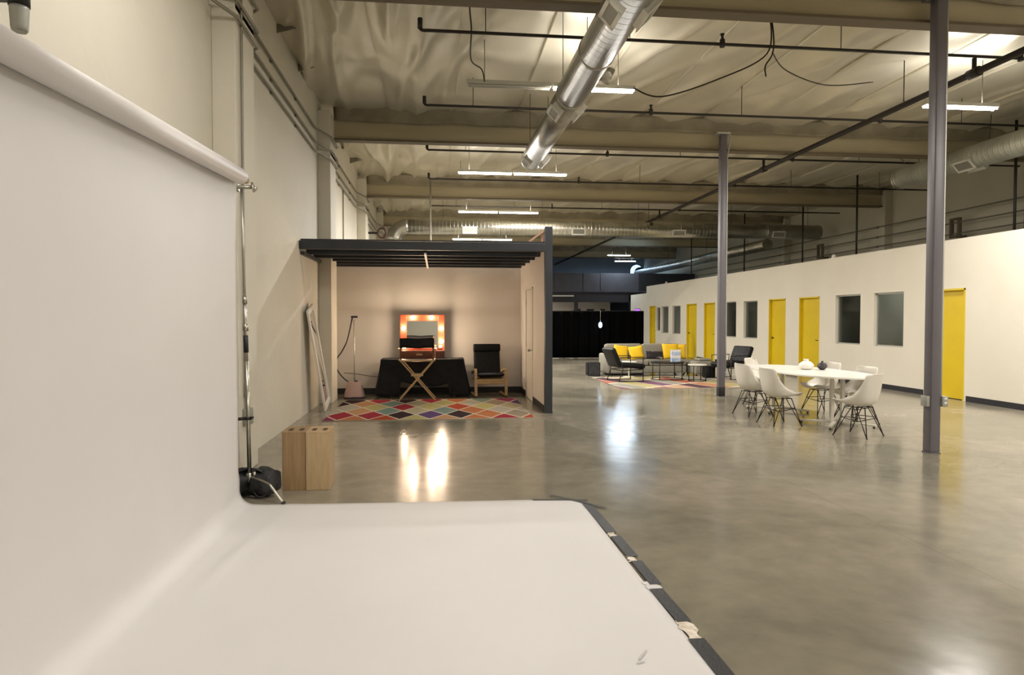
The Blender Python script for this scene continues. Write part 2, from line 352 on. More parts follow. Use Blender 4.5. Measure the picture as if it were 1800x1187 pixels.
# ------------------------------------------------------------------ shell
LX, RX, BX, Y0, Y1 = -2.12, 9.81, 13.5, -7.0, 43.0
struct('floor', MB().box(LX - .3, BX + .3, Y0 - .3, Y1 + .3, -.2, 0), 'floor', 'grey brown polished concrete floor with cloudy mottling', 'floor')
wl = MB(); wl.box(LX - .2, LX, Y0, Y1, 0, CEIL + .2)
struct('wall_left', wl, 'wall_paint', 'tall pale painted concrete wall on the left', 'wall')
BEAMS = [1.3, 7.16, 12.88, 18.8, 24.6, 30.4, 36.2]
def wall_pilaster(y, label):
    m = MB().box(LX, LX + .22, y - .33, y + .33, 0, 5.3)
    m.prism([(LX, y - .40), (LX + .22, y - .33), (LX + .22, y + .33), (LX, y + .40)], 4.5, 4.56)
    return tag(m.build('wall_pilaster', 'wall_paint', None, .008), label, 'pilaster', None, 'structure')
for y, lb in ((1.3, 'concrete wall pilaster beside the photographer'), (7.05, 'pale concrete wall pilaster behind the backdrop stand'), (12.8, 'pale concrete wall pilaster at the left edge of the makeup booth'), (18.8, 'pale concrete wall pilaster just behind the booth roof'), (24.6, 'pale wall pilaster far along the left wall')):
    wall_pilaster(y, lb).name = 'trim_1'
struct('wall_rear', MB().box(LX - .2, BX + .2, Y0 - .2, Y0, 0, CEIL + .2), 'wall_paint', 'wall behind the photographer', 'wall')
wr = MB(); wr.box(BX, BX + .2, Y0, Y1, 0, CEIL + .2)
for y in (7.2, 13, 19, 24.8, 30.6): wr.box(BX - .25, BX, y - .3, y + .3, 2.95, 5.35)
struct('wall_right', wr, 'right_wall', 'dim olive grey building wall seen over the top of the white offices', 'wall')
struct('wall_far', MB().box(LX - .2, BX + .2, Y1, Y1 + .2, 0, CEIL + .2), 'far_wall', 'far blue grey end wall of the warehouse', 'wall')

# ceiling of draped foil insulation
def ceil_z(x, y):
    z = CEIL - .015 - .06 * abs(math.sin(PI * (x + .9) / 1.22))      # sags between the joists it is stapled to
    wx = x + .12 * noise.noise(Vector((x * .8, y * .25, 1)))
    a = noise.noise(Vector((wx * 1.1 + y * .22, y * .16, 3))); z -= .05 * max(0, 1 - abs(a) * 9)
    a = noise.noise(Vector((wx * .5 - y * .5, y * .5, 7))); z -= .025 * max(0, 1 - abs(a) * 8)
    z -= .025 * abs(noise.noise(Vector((x * .9, y * .9, 9))))
    if x < .6:
        k = min(1, (.6 - x) / 1.6)                            # slack folds near the left wall
        a = noise.noise(Vector((wx * 1.9 + y * .12, y * .13, 5)))
        z -= k * .13 * max(0, 1 - abs(a) * 7) + k * .08 * abs(noise.noise(Vector((x * 1.4, y * .5, 2))))
    return min(z, CEIL)
nx, ny = 280, 330
cm = MB(); cm.grid(lambda u, v: (LX + u * (BX - LX), Y0 + v * (Y1 - Y0), ceil_z(LX + u * (BX - LX), Y0 + v * (Y1 - Y0))), nx, ny, flip=True)
cm.box(LX - .2, BX + .2, Y0 - .2, Y1 + .2, CEIL + .02, CEIL + .2)
struct('ceiling', cm, 'foil', 'wrinkled foil faced insulation lining the warehouse roof', 'ceiling')

# roof beams
def beam(y, x0, x1, label, zb=4.88):
    r = thing('roof_beam', label, 'beam', (0, y, 0), 0, None, 'structure'); r.name = 'trim_2'
    b = MB(); b.box(x0, x1, .075, .125, zb + .035, CEIL - .03)
    b.build('web', 'beam', r)
    f = MB(); f.box(x0, x1, 0, .2, zb, zb + .035)
    f.build('bottom_flange', 'flange', r, .004)
    t = MB()
    n = int((x1 - x0) / .12)
    def rag(u, v):
        x = x0 + u * (x1 - x0); lo = 5.235 + .02 * noise.noise(Vector((x * 1.4, y, 0))) * 2
        z = lo + (CEIL - .04 - lo) * v
        return (x, .035 - .09 * v * v + .015 * noise.noise(Vector((x * 2, z * 4, y))), z)
    t.grid(rag, n, 6, True)
    o = t.build('insulation_flap', 'foil_rag', r); sm = o.modifiers.new('s', 'SOLIDIFY'); sm.thickness = .012; sm.offset = 1
    return r
beam(7.24, LX + .22, BX, 'dark roof beam crossing the top right of the picture', 4.95)
beam(12.9, LX + .22, BX, 'tan roof beam running across behind the first columns')
beam(18.8, LX + .22, BX - .25, 'tan roof beam seen between the first and second strip light rows')
for y in BEAMS[4:]: beam(y, LX + .22, BX - .25, {24.6: 'roof beam just behind the far cross duct', 30.4: 'roof beam above the black curtain', 36.2: 'roof beam above the far mezzanine'}[y])
beam(1.5, LX + .22, BX, 'roof beam above the photographer')

# folded seam tabs of the insulation, one along every joist
sm_ = MB()
for k in range(13):
    x0 = -.9 + 1.22 * k
    for (ya, yb) in ((1.9, 7.15), (7.5, 12.8), (13.2, 18.7), (19.1, 24.5), (24.9, 30.3)):
        npt = int((yb - ya) / .25)
        def tabf(u, v, x0=x0, ya=ya, yb=yb):
            y = ya + (yb - ya) * u; w_ = .012 * noise.noise(Vector((y * .9, x0, 2)))
            return (x0 + w_ + .012 * v, y, CEIL - .012 - (.055 + .012 * noise.noise(Vector((y * 1.3, x0, 8)))) * v)
        sm_.grid(tabf, npt, 1)
o = sm_.build('trim_7', 'foil'); tag(o, 'folded seam tabs running along the insulated ceiling', 'seam', kind='structure'); mo = o.modifiers.new('s', 'SOLIDIFY'); mo.thickness = .006

# small brackets along the top of the left wall
for i, y in enumerate((6.5, 7.95, 9.4, 10.8, 14.2, 15.6, 17.0)):
    m = MB(); m.prism([(0, 0), (.34, 0), (0, .16)], -.012, .012, Matrix.Translation((LX, y, CEIL - .02)) @ Matrix.Rotation(-PI / 2, 4, 'X') @ Matrix.Rotation(0, 4, 'Z'))
    m.box(LX, LX + .40, y - .03, y + .03, CEIL - .05, CEIL - .02)
    m.tube([(LX + .02, y, CEIL - .16), (LX + .38, y + .02, CEIL - .05)], .012, 6)
    o = m.build('ledger_bracket', 'conduit'); tag(o, 'triangular metal bracket at the left wall top, %s' % ('topmost in the picture', 'second from the top of the picture', 'third from the top of the picture', 'last one before the first roof beam', 'first one beyond the first roof beam', 'second one beyond the first roof beam', 'third one beyond the first roof beam')[i], 'bracket', 'brackets along the top of the left wall')

# ------------------------------------------------------------------ office partition
OPEN = []   # (kind, y0, y1, z0, z1)
DOORS = [(11.53, 12.52), (16.34, 17.32), (18.04, 19.0), (22.9, 23.87), (24.58, 25.62), (29.4, 30.25)]
WINS = [(13.2, 14.17, .93, 2.12), (14.66, 15.64, .93, 2.12), (19.72, 20.66, .92, 2.1), (21.2, 22.1, .92, 2.11), (26.3, 27.24, .91, 2.07), (27.72, 28.6, .91, 2.07), (28.78, 29.28, 1.0, 2.04)]
PH = 3.06; TH = .14
ops = sorted([(a, b, 0, 2.12) for a, b in DOORS] + WINS)
pm = MB(); y = 3.0
for a, b, z0, z1 in ops:
    pm.box(RX, RX + TH, y, a, 0, PH)
    if z0 > 0: pm.box(RX, RX + TH, a, b, 0, z0)
    pm.box(RX, RX + TH, a, b, z1, PH); y = b
pm.box(RX, RX + TH, y, 30.75, 0, PH)
pm.box(RX + .02, RX + TH, 30.75, 33.4, 0, 2.74)
pm.box(RX, BX, 3.0, 3.0 + TH, 0, PH)
struct('wall_offices', pm, 'partition', 'long white office partition pierced by yellow doors and windows', 'wall')
struct('ceiling_offices', MB().box(RX + TH, BX - .02, 3.14, 33.4, 2.6, 2.68), 'dark_room', 'flat roof of the offices', 'ceiling')
for yy, pw in ((9.5, 3), (13.7, 5), (15.2, .5), (16.8, 1.5), (19.3, 4), (22, 1.2), (24.5, 2), (27.3, 4), (30.8, 3)): area('office_fill', (10.9, yy, 2.58), .6, .3, pw * .8, (1, .98, .9))  # added fill lights that brighten the rooms seen through the office windows
# cross walls inside the offices
om = MB()
for yy in (3.2, 12.95, 14.42, 15.9, 17.68, 20.9, 23.2, 25.9, 28.7): om.box(RX + TH, BX - .02, yy, yy + .08, 0, 2.6)
struct('wall_between_offices', om, 'dark_room', 'dim walls dividing the offices', 'wall')
bm_ = MB(); y = 3.0
for a, b in sorted(DOORS):
    bm_.box(RX - .012, RX, y, a - .06, .0, .105); y = b + .06
bm_.box(RX - .012, RX, y, 30.75, 0, .105)
struct('baseboard_right', bm_, 'base_black', 'black rubber base along the white office partition', 'baseboard')
dn = ['nearest yellow office door, half hidden by the near column', 'yellow office door behind the dining table, the nearer of that pair', 'yellow office door behind the dining table, the farther of that pair', 'yellow office door just left of the second column', 'yellow office door behind the right end of the sofa', 'farthest office door, at the end of the partition']
for i, ((a, b), lb) in enumerate(zip(DOORS, dn)):
    r = thing('door_%d' % (i + 1), lb, 'door', (RX, (a + b) / 2, 0), 0, None, 'structure'); h = (b - a) / 2
    f = MB(); f.box(-.004, TH, -h, -h + .035, 0, 2.12); f.box(-.004, TH, h - .035, h, 0, 2.12); f.box(-.004, TH, -h, h, 2.085, 2.12)
    f.build('door_frame', 'yellow', r)
    d = MB(); d.box(.075, .115, -h + .036, h - .036, .012, 2.083); d.build('door_panel', 'yellow', r, .003)
    s = 1 if i in (0, 2, 4) else -1
    hy = s * (h - .10)
    k = MB(); k.tube([(.075, hy, .98), (.04, hy, .98), (.035, hy - s * .01, .98), (.033, hy - s * .12, .98)], .011, 8); k.tube([(.074, hy, .98), (.066, hy, .98)], .032, 14)
    k.build('door_handle', 'dark_metal', r)
wn = ['nearest office window, widest of those along the partition', 'dark office window beside the nearest one', 'office window just right of the second column', 'dark office window partly behind the second column', 'office window left of the yellow doors above the sofa', 'narrow office window with a pale reflection, near the far end', 'narrowest office window, beside the farthest door']
for i, ((a, b, z0, z1), lb) in enumerate(zip(WINS, wn)):
    r = thing('window_%d' % (i + 1), lb, 'window', (RX, (a + b) / 2, z0), 0, None, 'structure'); h = (b - a) / 2; H = z1 - z0
    f = MB()
    for q in ((-h, -h + .03, 0, H), (h - .03, h, 0, H), (-h, h, 0, .03), (-h, h, H - .03, H)): f.box(.06, .12, *q)
    f.build('window_frame', 'alu', r)
    MB().box(.086, .092, -h + .03, h - .03, .03, H - .03).build('window_pane', 'pane', r)
# sensors on top of the partition
for y, lb in ((15.85, 'small white sensor on top of the office partition, nearest one'), (28.2, 'small white sensor on top of the office partition, farther one')):
    m = MB().sphere((RX + .07, y, PH + .045), .05, 14); m.box(RX + .03, RX + .11, y - .04, y + .04, PH, PH + .03)
    tag(m.build('wall_sensor', 'white_cap'), lb, 'sensor')

# ------------------------------------------------------------------ columns
def column(x, y, label, wrap, cside):
    r = thing('steel_column', label, 'column', (x, y, 0), 0, None, 'structure'); r.name = 'trim_3'
    MB().rbox(-.063, .063, -.063, .063, .012, 5.16, .012, 2).build('shaft', 'column', r)
    MB().box(-.068, .068, -.068, .068, 0, .012).build('base_plate', 'column', r, .003)
    if wrap:
        MB().rbox(-.067, .067, -.067, .067, .0125, .20, .012).build('black_wrap', 'tape', r)
    c = MB()
    P = [(.082, -.03, .50), (.082, -.03, 4.4), (.085, -.03, 4.7), (.12, -.035, 4.95), (.15, -.03, 5.1), (.13, .0, 5.22)] if wrap else [(.082, -.03, .66), (.082, -.03, 5.2)]
    c.tube(smooth_path(P, 5), .013, 8); c.build('conduit', 'alu', r)
    b = MB()
    if wrap: b.rbox(.064, .115, -.06, .02, .40, .50, .006)
    else: b.rbox(.064, .135, -.085, .03, .54, .66, .006)
    bb = b.build('outlet_box', 'box_grey', r)
    if not wrap:
        MB().rbox(-.105, -.064, -.05, .05, .54, .66, .005).build('outlet_box', 'box_grey', r)
        k = MB()
        for z in (.585, .635): k.box(.085, .118, -.088, -.0845, z - .012, z + .012)
        k.build('outlet', 'white_cap', bb)
    t = MB(); t.box(-.15, .10, -.09, .09, 5.16, 5.185); t.build('cap_plate', 'alu' if wrap else 'column', r)
    return r
column(5.67, 7.13, 'near purple grey steel column with outlet boxes low on its shaft', False, 1)
column(5.60, 12.76, 'second purple grey steel column with a black wrapped foot', True, 1)

# ------------------------------------------------------------------ ducts
def register(root, c, nrm, w, h, name='register'):
    """square diffuser: frame with a grille face, nrm in the XZ plane or Y"""
    n = Vector(nrm).normalized(); u = Vector((0, 1, 0)) if abs(n.y) < .5 else Vector((1, 0, 0)); v = n.cross(u)
    mx = Matrix((u, v, n)).transposed().to_4x4(); mx.translation = Vector(c)
    f = MB()
    f.box(-w / 2, w / 2, -h / 2, h / 2, -.10, 0, mx)
    for q in ((-w / 2 - .015, -w / 2 + .025, -h / 2 - .015, h / 2 + .015), (w / 2 - .025, w / 2 + .015, -h / 2 - .015, h / 2 + .015), (-w / 2, w / 2, -h / 2 - .015, -h / 2 + .025), (-w / 2, w / 2, h / 2 - .025, h / 2 + .015)): f.box(*q, 0, .015, mx)
    o = f.build(name, 'register', root)
    g = MB()
    nsl = 7
    for i in range(nsl):
        t = -h / 2 + .03 + (h - .06) * (i + .5) / nsl; g.box(-w / 2 + .02, w / 2 - .02, t - .008, t + .008, .001, .010, mx)
    g.build('grille', 'grille', o)
def duct_tube(root, p, q, r, m, name='duct_section', seams=()):
    MB().tube([p, q], r, 40).build(name, m, root)
    d = (Vector(q) - Vector(p)).normalized()
    for s in seams:
        c = Vector(p) + d * s
        MB().tube([c - d * .03, c + d * .03], r + .008, 40, True).build('joint_band', 'steel', root)
DX, DZ = 1.80, 4.56
r = thing('spiral_duct', 'large shiny spiral duct running away overhead to its open end', 'duct', (DX, 0, DZ))
duct_tube(r, (0, 1.0, 0), (0, 8.9, 0), .205, 'duct_y', seams=(6.5, 7.9))
duct_tube(r, (0, 8.9, 0), (0, 12.75, 0), .195, 'duct_y', seams=(3.8,))
for yy in (6.2, 9.25, 12.2):
    register(r, (-.18, yy, -.17), (-.72, 0, -.7), .34, .17)
    register(r, (.18, yy, -.17), (.72, 0, -.7), .34, .17)
tp = MB().tube([(.12, 8.0, -.02), (.30, 8.0, -.10)], .10, 20); tp.build('tap_collar', 'chrome', r)
for yy in (3.0, 8.7, 11.8): hanger(r, (-.16, yy, .1), (-.16, yy, CEIL - DZ), .005); hanger(r, (.16, yy, .1), (.16, yy, CEIL - DZ), .005)
r = thing('spiral_duct', 'pale round duct above the offices at the right edge of the picture', 'duct', (10.55, 0, 4.74))
duct_tube(r, (0, 7.5, 0), (0, 14.35, 0), .235, 'duct_pale', seams=(6.8, 2.0))
MB().tube([(0, 14.35, 0), (0, 14.45, 0)], [.235, .215], 40).build('end_cap', 'steel', r)
register(r, (-.18, 12.3, -.17), (-.72, 0, -.7), .42, .22); register(r, (.18, 12.3, -.17), (.72, 0, -.7), .42, .22)
for yy in (8.6, 11.9, 13.8): hanger(r, (0, yy, .2), (.05, yy, CEIL - 4.74))
r = thing('spiral_duct', 'far cross duct spanning the room with an elbow at its left end', 'duct', (0, 21.6, 4.47))
duct_tube(r, (-.90, 0, 0), (12.9, 0, 0), .24, 'duct_x', seams=(2.9, 5.9, 8.9, 11.9))
MB().tube([(-.90 - .45 * math.sin(a), 0, -.45 + .45 * math.cos(a)) for a in (i * PI / 16 for i in range(9))], .24, 40).build('elbow', 'duct_y', r)
MB().tube([(-1.35, 0, -.45), (-1.35, 0, -1.9)], .24, 40).build('riser', 'duct_y', r)
for xx in (1.05, 4.55, 7.9, 11.35): register(r, (xx, -.25, -.12), (0, -1, -.35), .42, .20)
for xx in (.2, 3.4, 6.6, 9.8, 12.5): hanger(r, (xx, 0, .2), (xx, 0, CEIL - 4.47))
r = thing('spiral_duct', 'long far duct above the offices with a blue highlight', 'duct', (12.0, 0, 4.25))
duct_tube(r, (0, 23.4, 0), (0, 39.5, 0), .2, 'duct_y', seams=(3, 6, 9, 12))
for yy in (25, 29, 34, 40): hanger(r, (0, yy, .18), (0, yy, CEIL - 4.25))

# ------------------------------------------------------------------ sprinkler pipes
def cross_pipe(y, label, x1=13.2, z=5.02, r_=.021, drops=()):
    r = thing('sprinkler_pipe', label, 'pipe', (0, y, z), 0, 'black sprinkler pipes crossing under the roof')
    MB().tube(smooth_path([(-.19, 0, .14), (-.19, 0, .03), (-.16, 0, 0), (-.1, 0, 0)], 4) + [Vector((x1, 0, 0))], r_, 8).build('pipe', 'black_pipe', r)
    MB().tube([(-.19, 0, .02), (-.19, 0, .14)], r_ * 1.5, 10).build('end_fitting', 'black_pipe', r)
    for x in [3.6, 7.75] + list(drops):
        s = MB(); s.tube([(x, 0, -.035), (x, 0, .06)], .034, 10); s.tube([(x, 0, .06), (x, 0, .12)], .018, 8); s.tube([(x, 0, .12), (x, 0, .13)], .03, 10); s.build('sprinkler_head', 'black_pipe', r)
    for x in (.6, 2.4, 5.2, 9.3, 11.8): hanger(r, (x, 0, .02), (x, 0, CEIL - z))
for y, lb in ((8.25, 'black sprinkler pipe crossing the roof in front of all the others'), (11.1, 'second black sprinkler pipe, just before the tan beam over the near column row'), (14.02, 'third black sprinkler pipe, just beyond the end of the near duct'), (16.9, 'fourth black sprinkler pipe, in front of the beam above the booth'), (20.9, 'fifth black sprinkler pipe, behind the third beam'), (26.2, 'sixth black sprinkler pipe, far over the curtain')):
    cross_pipe(y, lb)
r = thing('sprinkler_main', 'thick black pipe running the length of the roof behind the near column', 'pipe', (7.08, 0, 4.80))
MB().tube([(0, -2, 0), (0, 40, 0)], .045, 12).build('pipe', 'black_pipe', r)
for yy in (8.25, 14.02, 20.9): m = MB(); m.tube([(0, yy - .09, 0), (0, yy + .09, 0)], .064, 12); m.tube([(0, yy, .04), (0, yy, .195)], .028, 8); m.build('coupling', 'black_pipe', r)
for yy in (4, 9.6, 16, 22, 28): hanger(r, (0, yy, .05), (0, yy, CEIL - 4.80), .008)
tag(MB().tube([(-.15, 16.8, 4.98), (-.15, 16.8, 0)], .026, 10).build('drop_pipe', 'conduit'), 'vertical grey pipe dropping behind the makeup booth roof', 'pipe')
for x, y, lb in ((11.5, 12.3, 'thin vertical pipe above the offices at the right edge'), (11.5, 17.4, 'thin vertical pipe dropping to the office roof left of the near column'), (11.5, 20.15, 'thin vertical pipe dropping to the office roof above the yellow door pair'), (11.5, 24.2, 'thin vertical pipe dropping to the office roof beside the second column'), (11.5, 29.5, 'farthest thin vertical pipe dropping to the office roof'), (11.5, 12.05, 'second thin vertical pipe above the offices at the right edge')):
    tag(MB().tube([(x, y, 2.69), (x, y, CEIL - .04)], .026, 8).build('drop_pipe', 'black_pipe'), lb, 'pipe')
for z0, lb in ((4.3, 'upper dark conduit along the wall above the offices'), (4.0, 'middle dark conduit along the wall above the offices'), (3.72, 'lower dark conduit along the wall above the offices')):
    z = z0
    m = MB().tube([(BX - .29, 8, z), (BX - .29, 34, z)], .018, 8)
    for yy in (13, 19, 24.8, 30.6): m.box(BX - .29, BX - .245, yy - .04, yy + .04, z - .03, z + .03)
    tag(m.build('wall_conduit', 'conduit_dim'), lb, 'conduit')
for y in (15.9, 22): 
    m = MB()
    for dy in (-.13, .13): m.box(BX - .33, BX - .25, y + dy - .035, y + dy + .035, 3.62, 4.12)
    m.box(BX - .33, BX - .25, y - .13, y + .13, 4.06, 4.12); m.box(BX - .33, BX - .25, y - .13, y + .13, 3.62, 3.68)
    m.box(BX - .25, BX - .005, y - .05, y + .05, 3.62, 3.68)
    tag(m.build('pipe_bracket', 'flange'), {15.9: 'square pipe bracket on the wall above the nearest office window', 22: 'square pipe bracket on the wall above the farther yellow doors'}[y], 'bracket')
# diagonal brace near the second beam
r = MB().tube([(9.2, 13.2, 5.3), (10.3, 13.9, 5.0)], .012, 8); r.tube([(9.15, 13.15, 5.3), (9.25, 13.25, 5.32)], .03, 8)
tag(r.build('brace_rod', 'steel'), 'thin diagonal rod above the right hand round duct', 'rod')

# conduits along the left wall: three runs that step round the pilasters
def wall_run(zs, label, bump=.035):
    P = []
    y = 2.5
    for py in (7.05, 12.8, 18.8, 24.6):
        P += [(LX + bump, y, zs), (LX + bump, py - .75, zs), (LX + .22 + bump, py - .36, zs - .06), (LX + .22 + bump, py + .36, zs - .06)]; y = py + .7
    P.append((LX + bump, y, zs)); P.append((LX + bump, 30, zs))
    m = MB().tube(P, .017, 8)
    for yy in (4, 5.5, 9, 10.5, 15, 16.8, 21): m.box(LX, LX + bump, yy - .02, yy + .02, zs - .028, zs + .028)
    tag(m.build('wall_conduit', 'conduit'), label, 'conduit')
wall_run(4.86, 'highest of three grey conduits along the left wall')
wall_run(4.62, 'middle of three grey conduits along the left wall')
wall_run(4.46, 'lowest of three grey conduits along the left wall')
r = thing('pilaster_conduit', 'thin grey conduit running down the near pilaster to an outlet box', 'conduit', (LX + .22, 6.86, 0))
MB().tube(smooth_path([(.02, .0, 5.2), (.02, .0, 4.0), (.02, -.01, 1.1), (.02, .02, .80), (.02, .03, .66)], 4), .013, 8).build('pipe', 'conduit', r)
MB().rbox(0, .07, -.04, .09, .50, .66, .006).build('outlet_box', 'box_grey', r)
tag(MB().tube([(LX + .02, 15.6, 4.45), (LX + .02, 15.6, 0)], .013, 8).build('wall_conduit', 'conduit'), 'thin vertical conduit on the left wall above the booth roof', 'conduit')
# reel on far left wall
r = thing('hose_reel', 'small round dark red reel hanging on the far left wall behind the booth', 'reel', (LX + .45, 21.0, 4.17))
MB().tube([(.12 * math.cos(t), 0, .15 * math.sin(t)) for t in (2 * PI * k / 20 for k in range(20))], .032, 8, closed=True).build('ring', 'red_metal', r)
m = MB(); m.box(-.448, -.11, -.03, .03, -.03, .03); m.build('bracket', 'dark_metal', r)
# loose cable on the first sprinkler pipe
m = MB(); m.tube(smooth_path([(2.55, 8.6, 4.55), (2.9, 8.5, 4.42), (3.6, 8.35, 4.62), (4.2, 8.26, 4.93), (4.22, 8.22, 5.4), (4.27, 8.22, 5.1), (4.24, 8.2, 4.9), (4.15, 8.2, 4.75), (4.16, 8.2, 4.62)], 8), .010, 6)
m.tube(smooth_path([(4.24, 8.2, 4.93), (4.6, 8.5, 4.82), (5.4, 8.9, 4.8), (6.3, 9.2, 4.98)], 8), .008, 6)
tag(m.build('loose_cable', 'wire'), 'loose dark cable looped over the nearest sprinkler pipe', 'cable')
m = MB(); m.tube(smooth_path([(.42, 7.6, 5.5), (.40, 8.1, 5.3), (.43, 8.3, 5.08), (.46, 9.0, 4.98), (.62, 9.28, 4.96), (.66, 9.3, 4.8)], 6), .010, 6)
tag(m.build('power_cord', 'wire'), 'dark cord dropping from the roof to the unlit half of the strip light', 'cable')

# ------------------------------------------------------------------ makeup booth
BX1 = 1.75; BF = 10.79; BB = 14.0
bw = MB(); bw.box(LX, BX1 + .14, BB, BB + .12, 0, 2.70); struct('wall_booth_back', bw, 'booth_paint', 'pinkish beige back wall of the makeup booth', 'wall')
DY0, DY1 = 12.2, 13.13
bw = MB(); bw.box(BX1, BX1 + .12, BF + .12, DY0, 0, 2.72); bw.box(BX1, BX1 + .12, DY1, BB, 0, 2.72); bw.box(BX1, BX1 + .12, DY0, DY1, 2.13, 2.72)
struct('wall_booth_right', bw, 'booth_paint', 'beige side wall of the makeup booth with a white door', 'wall')
struct('baseboard_booth', MB().box(LX, BX1 - .012, BB - .012, BB, 0, .12).box(BX1 - .012, BX1, BF + .13, DY0 - .05, 0, .12).box(BX1 - .012, BX1, DY1 + .05, BB, 0, .12), 'base_black', 'black base along the booth walls', 'baseboard')
r = thing('door_7', 'white door in the side wall of the makeup booth', 'door', (BX1, (DY0 + DY1) / 2, 0), 0, None, 'structure')
h = (DY1 - DY0) / 2
f = MB(); f.box(-.012, .12, -h, -h + .03, 0, 2.13); f.box(-.012, .12, h - .03, h, 0, 2.13); f.box(-.012, .12, -h, h, 2.1, 2.13); f.build('door_frame', 'booth_paint', r)
MB().box(0, .04, -h + .033, h - .033, .012, 2.097).build('door_panel', 'white_wood', r, .003)
k = MB(); k.tube([(0, -h + .1, .96), (-.045, -h + .1, .96)], .012, 10); k.sphere((-.06, -h + .1, .96), .028, 12); k.build('door_knob', 'chrome', r)
for z in (.25, 1.05, 1.85): MB().box(-.014, -.002, h - .045, h - .02, z - .05, z + .05).build('hinge', 'steel', r)
# charcoal end post of the side wall
struct('trim_4', MB().box(BX1, BX1 + .12, BF, BF + .12, .03, 3.04).box(BX1 - .005, BX1 + .125, BF - .004, BF + .12, 0, .03), 'dark_paint', 'charcoal end post standing at the front corner of the booth', 'post')
# roof of the booth
def booth_beam(y, z0, z1, t, lb):
    tag(MB().box(LX + .005 if abs(y - 12.7) > .4 else LX + .23, BX1 - .005, y, y + t, z0, z1).build('booth_beam', 'dark_paint', None, .006), lb, 'beam', 'charcoal beams over the makeup booth')
booth_beam(10.72, 2.63, 2.76, .10, 'charcoal front beam of the booth roof, the nearest and largest')
names = ['second', 'third', 'fourth', 'fifth', 'sixth']
for i, y in enumerate((11.32, 11.95, 12.58, 13.25, 13.88)):
    booth_beam(y, 2.60, 2.70, .07, 'charcoal beam over the booth, %s from the front' % names[i])
tag(MB().box(LX + .005, LX + .06, 10.83, 12.42, 2.55, 2.60).build('ledger_board', 'dark_paint'), 'charcoal ledger board on the left wall under the booth beams', 'board')
struct('trim_5', MB().box(LX + .005, BX1 - .005, 10.85, 13.98, 2.78, 2.80), 'dark_paint', 'dark panel covering the booth beams', 'roof panel')
tag(MB().box(-.20, -.165, 10.84, 13.97, 2.575, 2.598).build('white_strip', 'white_wood'), 'thin white strip running front to back under the booth beams', 'strip')  # plain white strip across the beams, carries no lamps
r = thing('wood_bracing', 'bare wood bracing showing above the booth side wall', 'brace', (BX1 + .06, BF + .2, 2.72))
MB().bar((0, -.04, .02), (0, 1.5, .02), .08, .04).build('bottom_rail', 'brace_wood', r)
MB().bar((-.035, .02, .29), (-.31, .02, .085), .035, .03).build('diagonal', 'brace_wood', r)
MB().bar((-.03, .06, .04), (-.03, .06, .30), .05, .04).build('stud', 'brace_wood', r)
MB().bar((0, .5, .04), (0, .5, .30), .05, .04).build('stud', 'brace_wood', r)
MB().bar((0, -.04, .30), (0, .6, .30), .05, .04).build('top_rail', 'brace_wood', r)
# rug
def rug(name, x0, x1, y0, y1, m, label, group=None):
    r = thing(name, label, 'rug', ((x0 + x1) / 2, (y0 + y1) / 2, 0)); hx = (x1 - x0) / 2; hy = (y1 - y0) / 2
    def f(u, v):
        x = -hx + u * 2 * hx; y = -hy + v * 2 * hy
        return (x + .01 * noise.noise(Vector((y * 2, 0, 0))), y + .012 * noise.noise(Vector((x * 1.5, 3, 0))), .011 + .0025 * noise.noise(Vector((x * 3, y * 3, 0))))
    mb = MB().grid(f, 60, 40); mb.box(-hx + .01, hx - .01, -hy + .01, hy - .01, .001, .006)
    mb.build('pile', m, r)
    e = MB(); e.tube([(-hx, -hy, .007), (hx, -hy, .007), (hx, hy, .007), (-hx, hy, .007)], .006, 6, closed=True); e.build('binding', 'rug_edge', r)
rug('patterned_rug', -1.72, 1.50, 10.3, 12.85, 'rug_booth', 'multicoloured diamond patterned rug on the makeup booth floor')
# vanity table under black cloth
VT = (-.28, 13.52)
r = thing('vanity_table', 'folding table hidden under black cloth in the makeup booth', 'table', (VT[0], VT[1], 0))
MB().rbox(-.80, .80, -.30, .30, .715, .74, .005).build('table_top', 'box_grey', r)
for sx in (-1, 1):
    for sy in (-1, 1): MB().tube([(sx * .62, sy * .24, 0), (sx * .62, sy * .24, .715)], .014, 8).build('leg', 'steel', r)
MB().bar((-.62, .24, .33), (.62, .24, .33), .03, .03).build('brace_bar', 'steel', r)
MB().bar((.1, -.24, .36), (.64, -.24, .36), .02, .035).build('brace_bar', 'box_grey', r)
def cloth(u, v):
    # u round the perimeter, v from the top edge to the hem
    P = [(-.81, .31), (-.81, -.31), (.81, -.31), (.81, .31)]
    t = u * 3; i = min(int(t), 2); a = t - i
    x = P[i][0] + (P[i + 1][0] - P[i][0]) * a; y = P[i][1] + (P[i + 1][1] - P[i][1]) * a
    hem = .05
    if i == 1:
        s = a * 1.62
        if .36 < s < 1.32: hem = .27 + .05 * math.sin(s * 5)
    z = .745 - v * (.745 - hem)
    n = Vector((-1, 0)) if i == 0 else Vector((0, -1)) if i == 1 else Vector((1, 0))
    if i == 0 and a > .85: n = Vector((-1, -1)) * .75
    if i == 1 and (a < .06 or a > .94): n = Vector((-1 if a < .5 else 1, -1)) * .75
    if i == 2 and a < .15: n = Vector((1, -1)) * .75
    o = v * (.06 + .022 * math.sin(u * 70) + .02 * math.sin(u * 31 + 1) + (.05 if i != 1 else 0))
    return (x + n.x * o, y + n.y * o, z)
m = MB().grid(cloth, 150, 10)
m.grid(lambda u, v: (-.81 + 1.62 * u, -.31 + .62 * v, .745 + .002 * math.sin(u * 20)), 12, 4)
o = m.build('tablecloth', 'cloth'); o.location = (VT[0], VT[1], 0); s = o.modifiers.new('s', 'SOLIDIFY'); s.thickness = .004; s.offset = 1
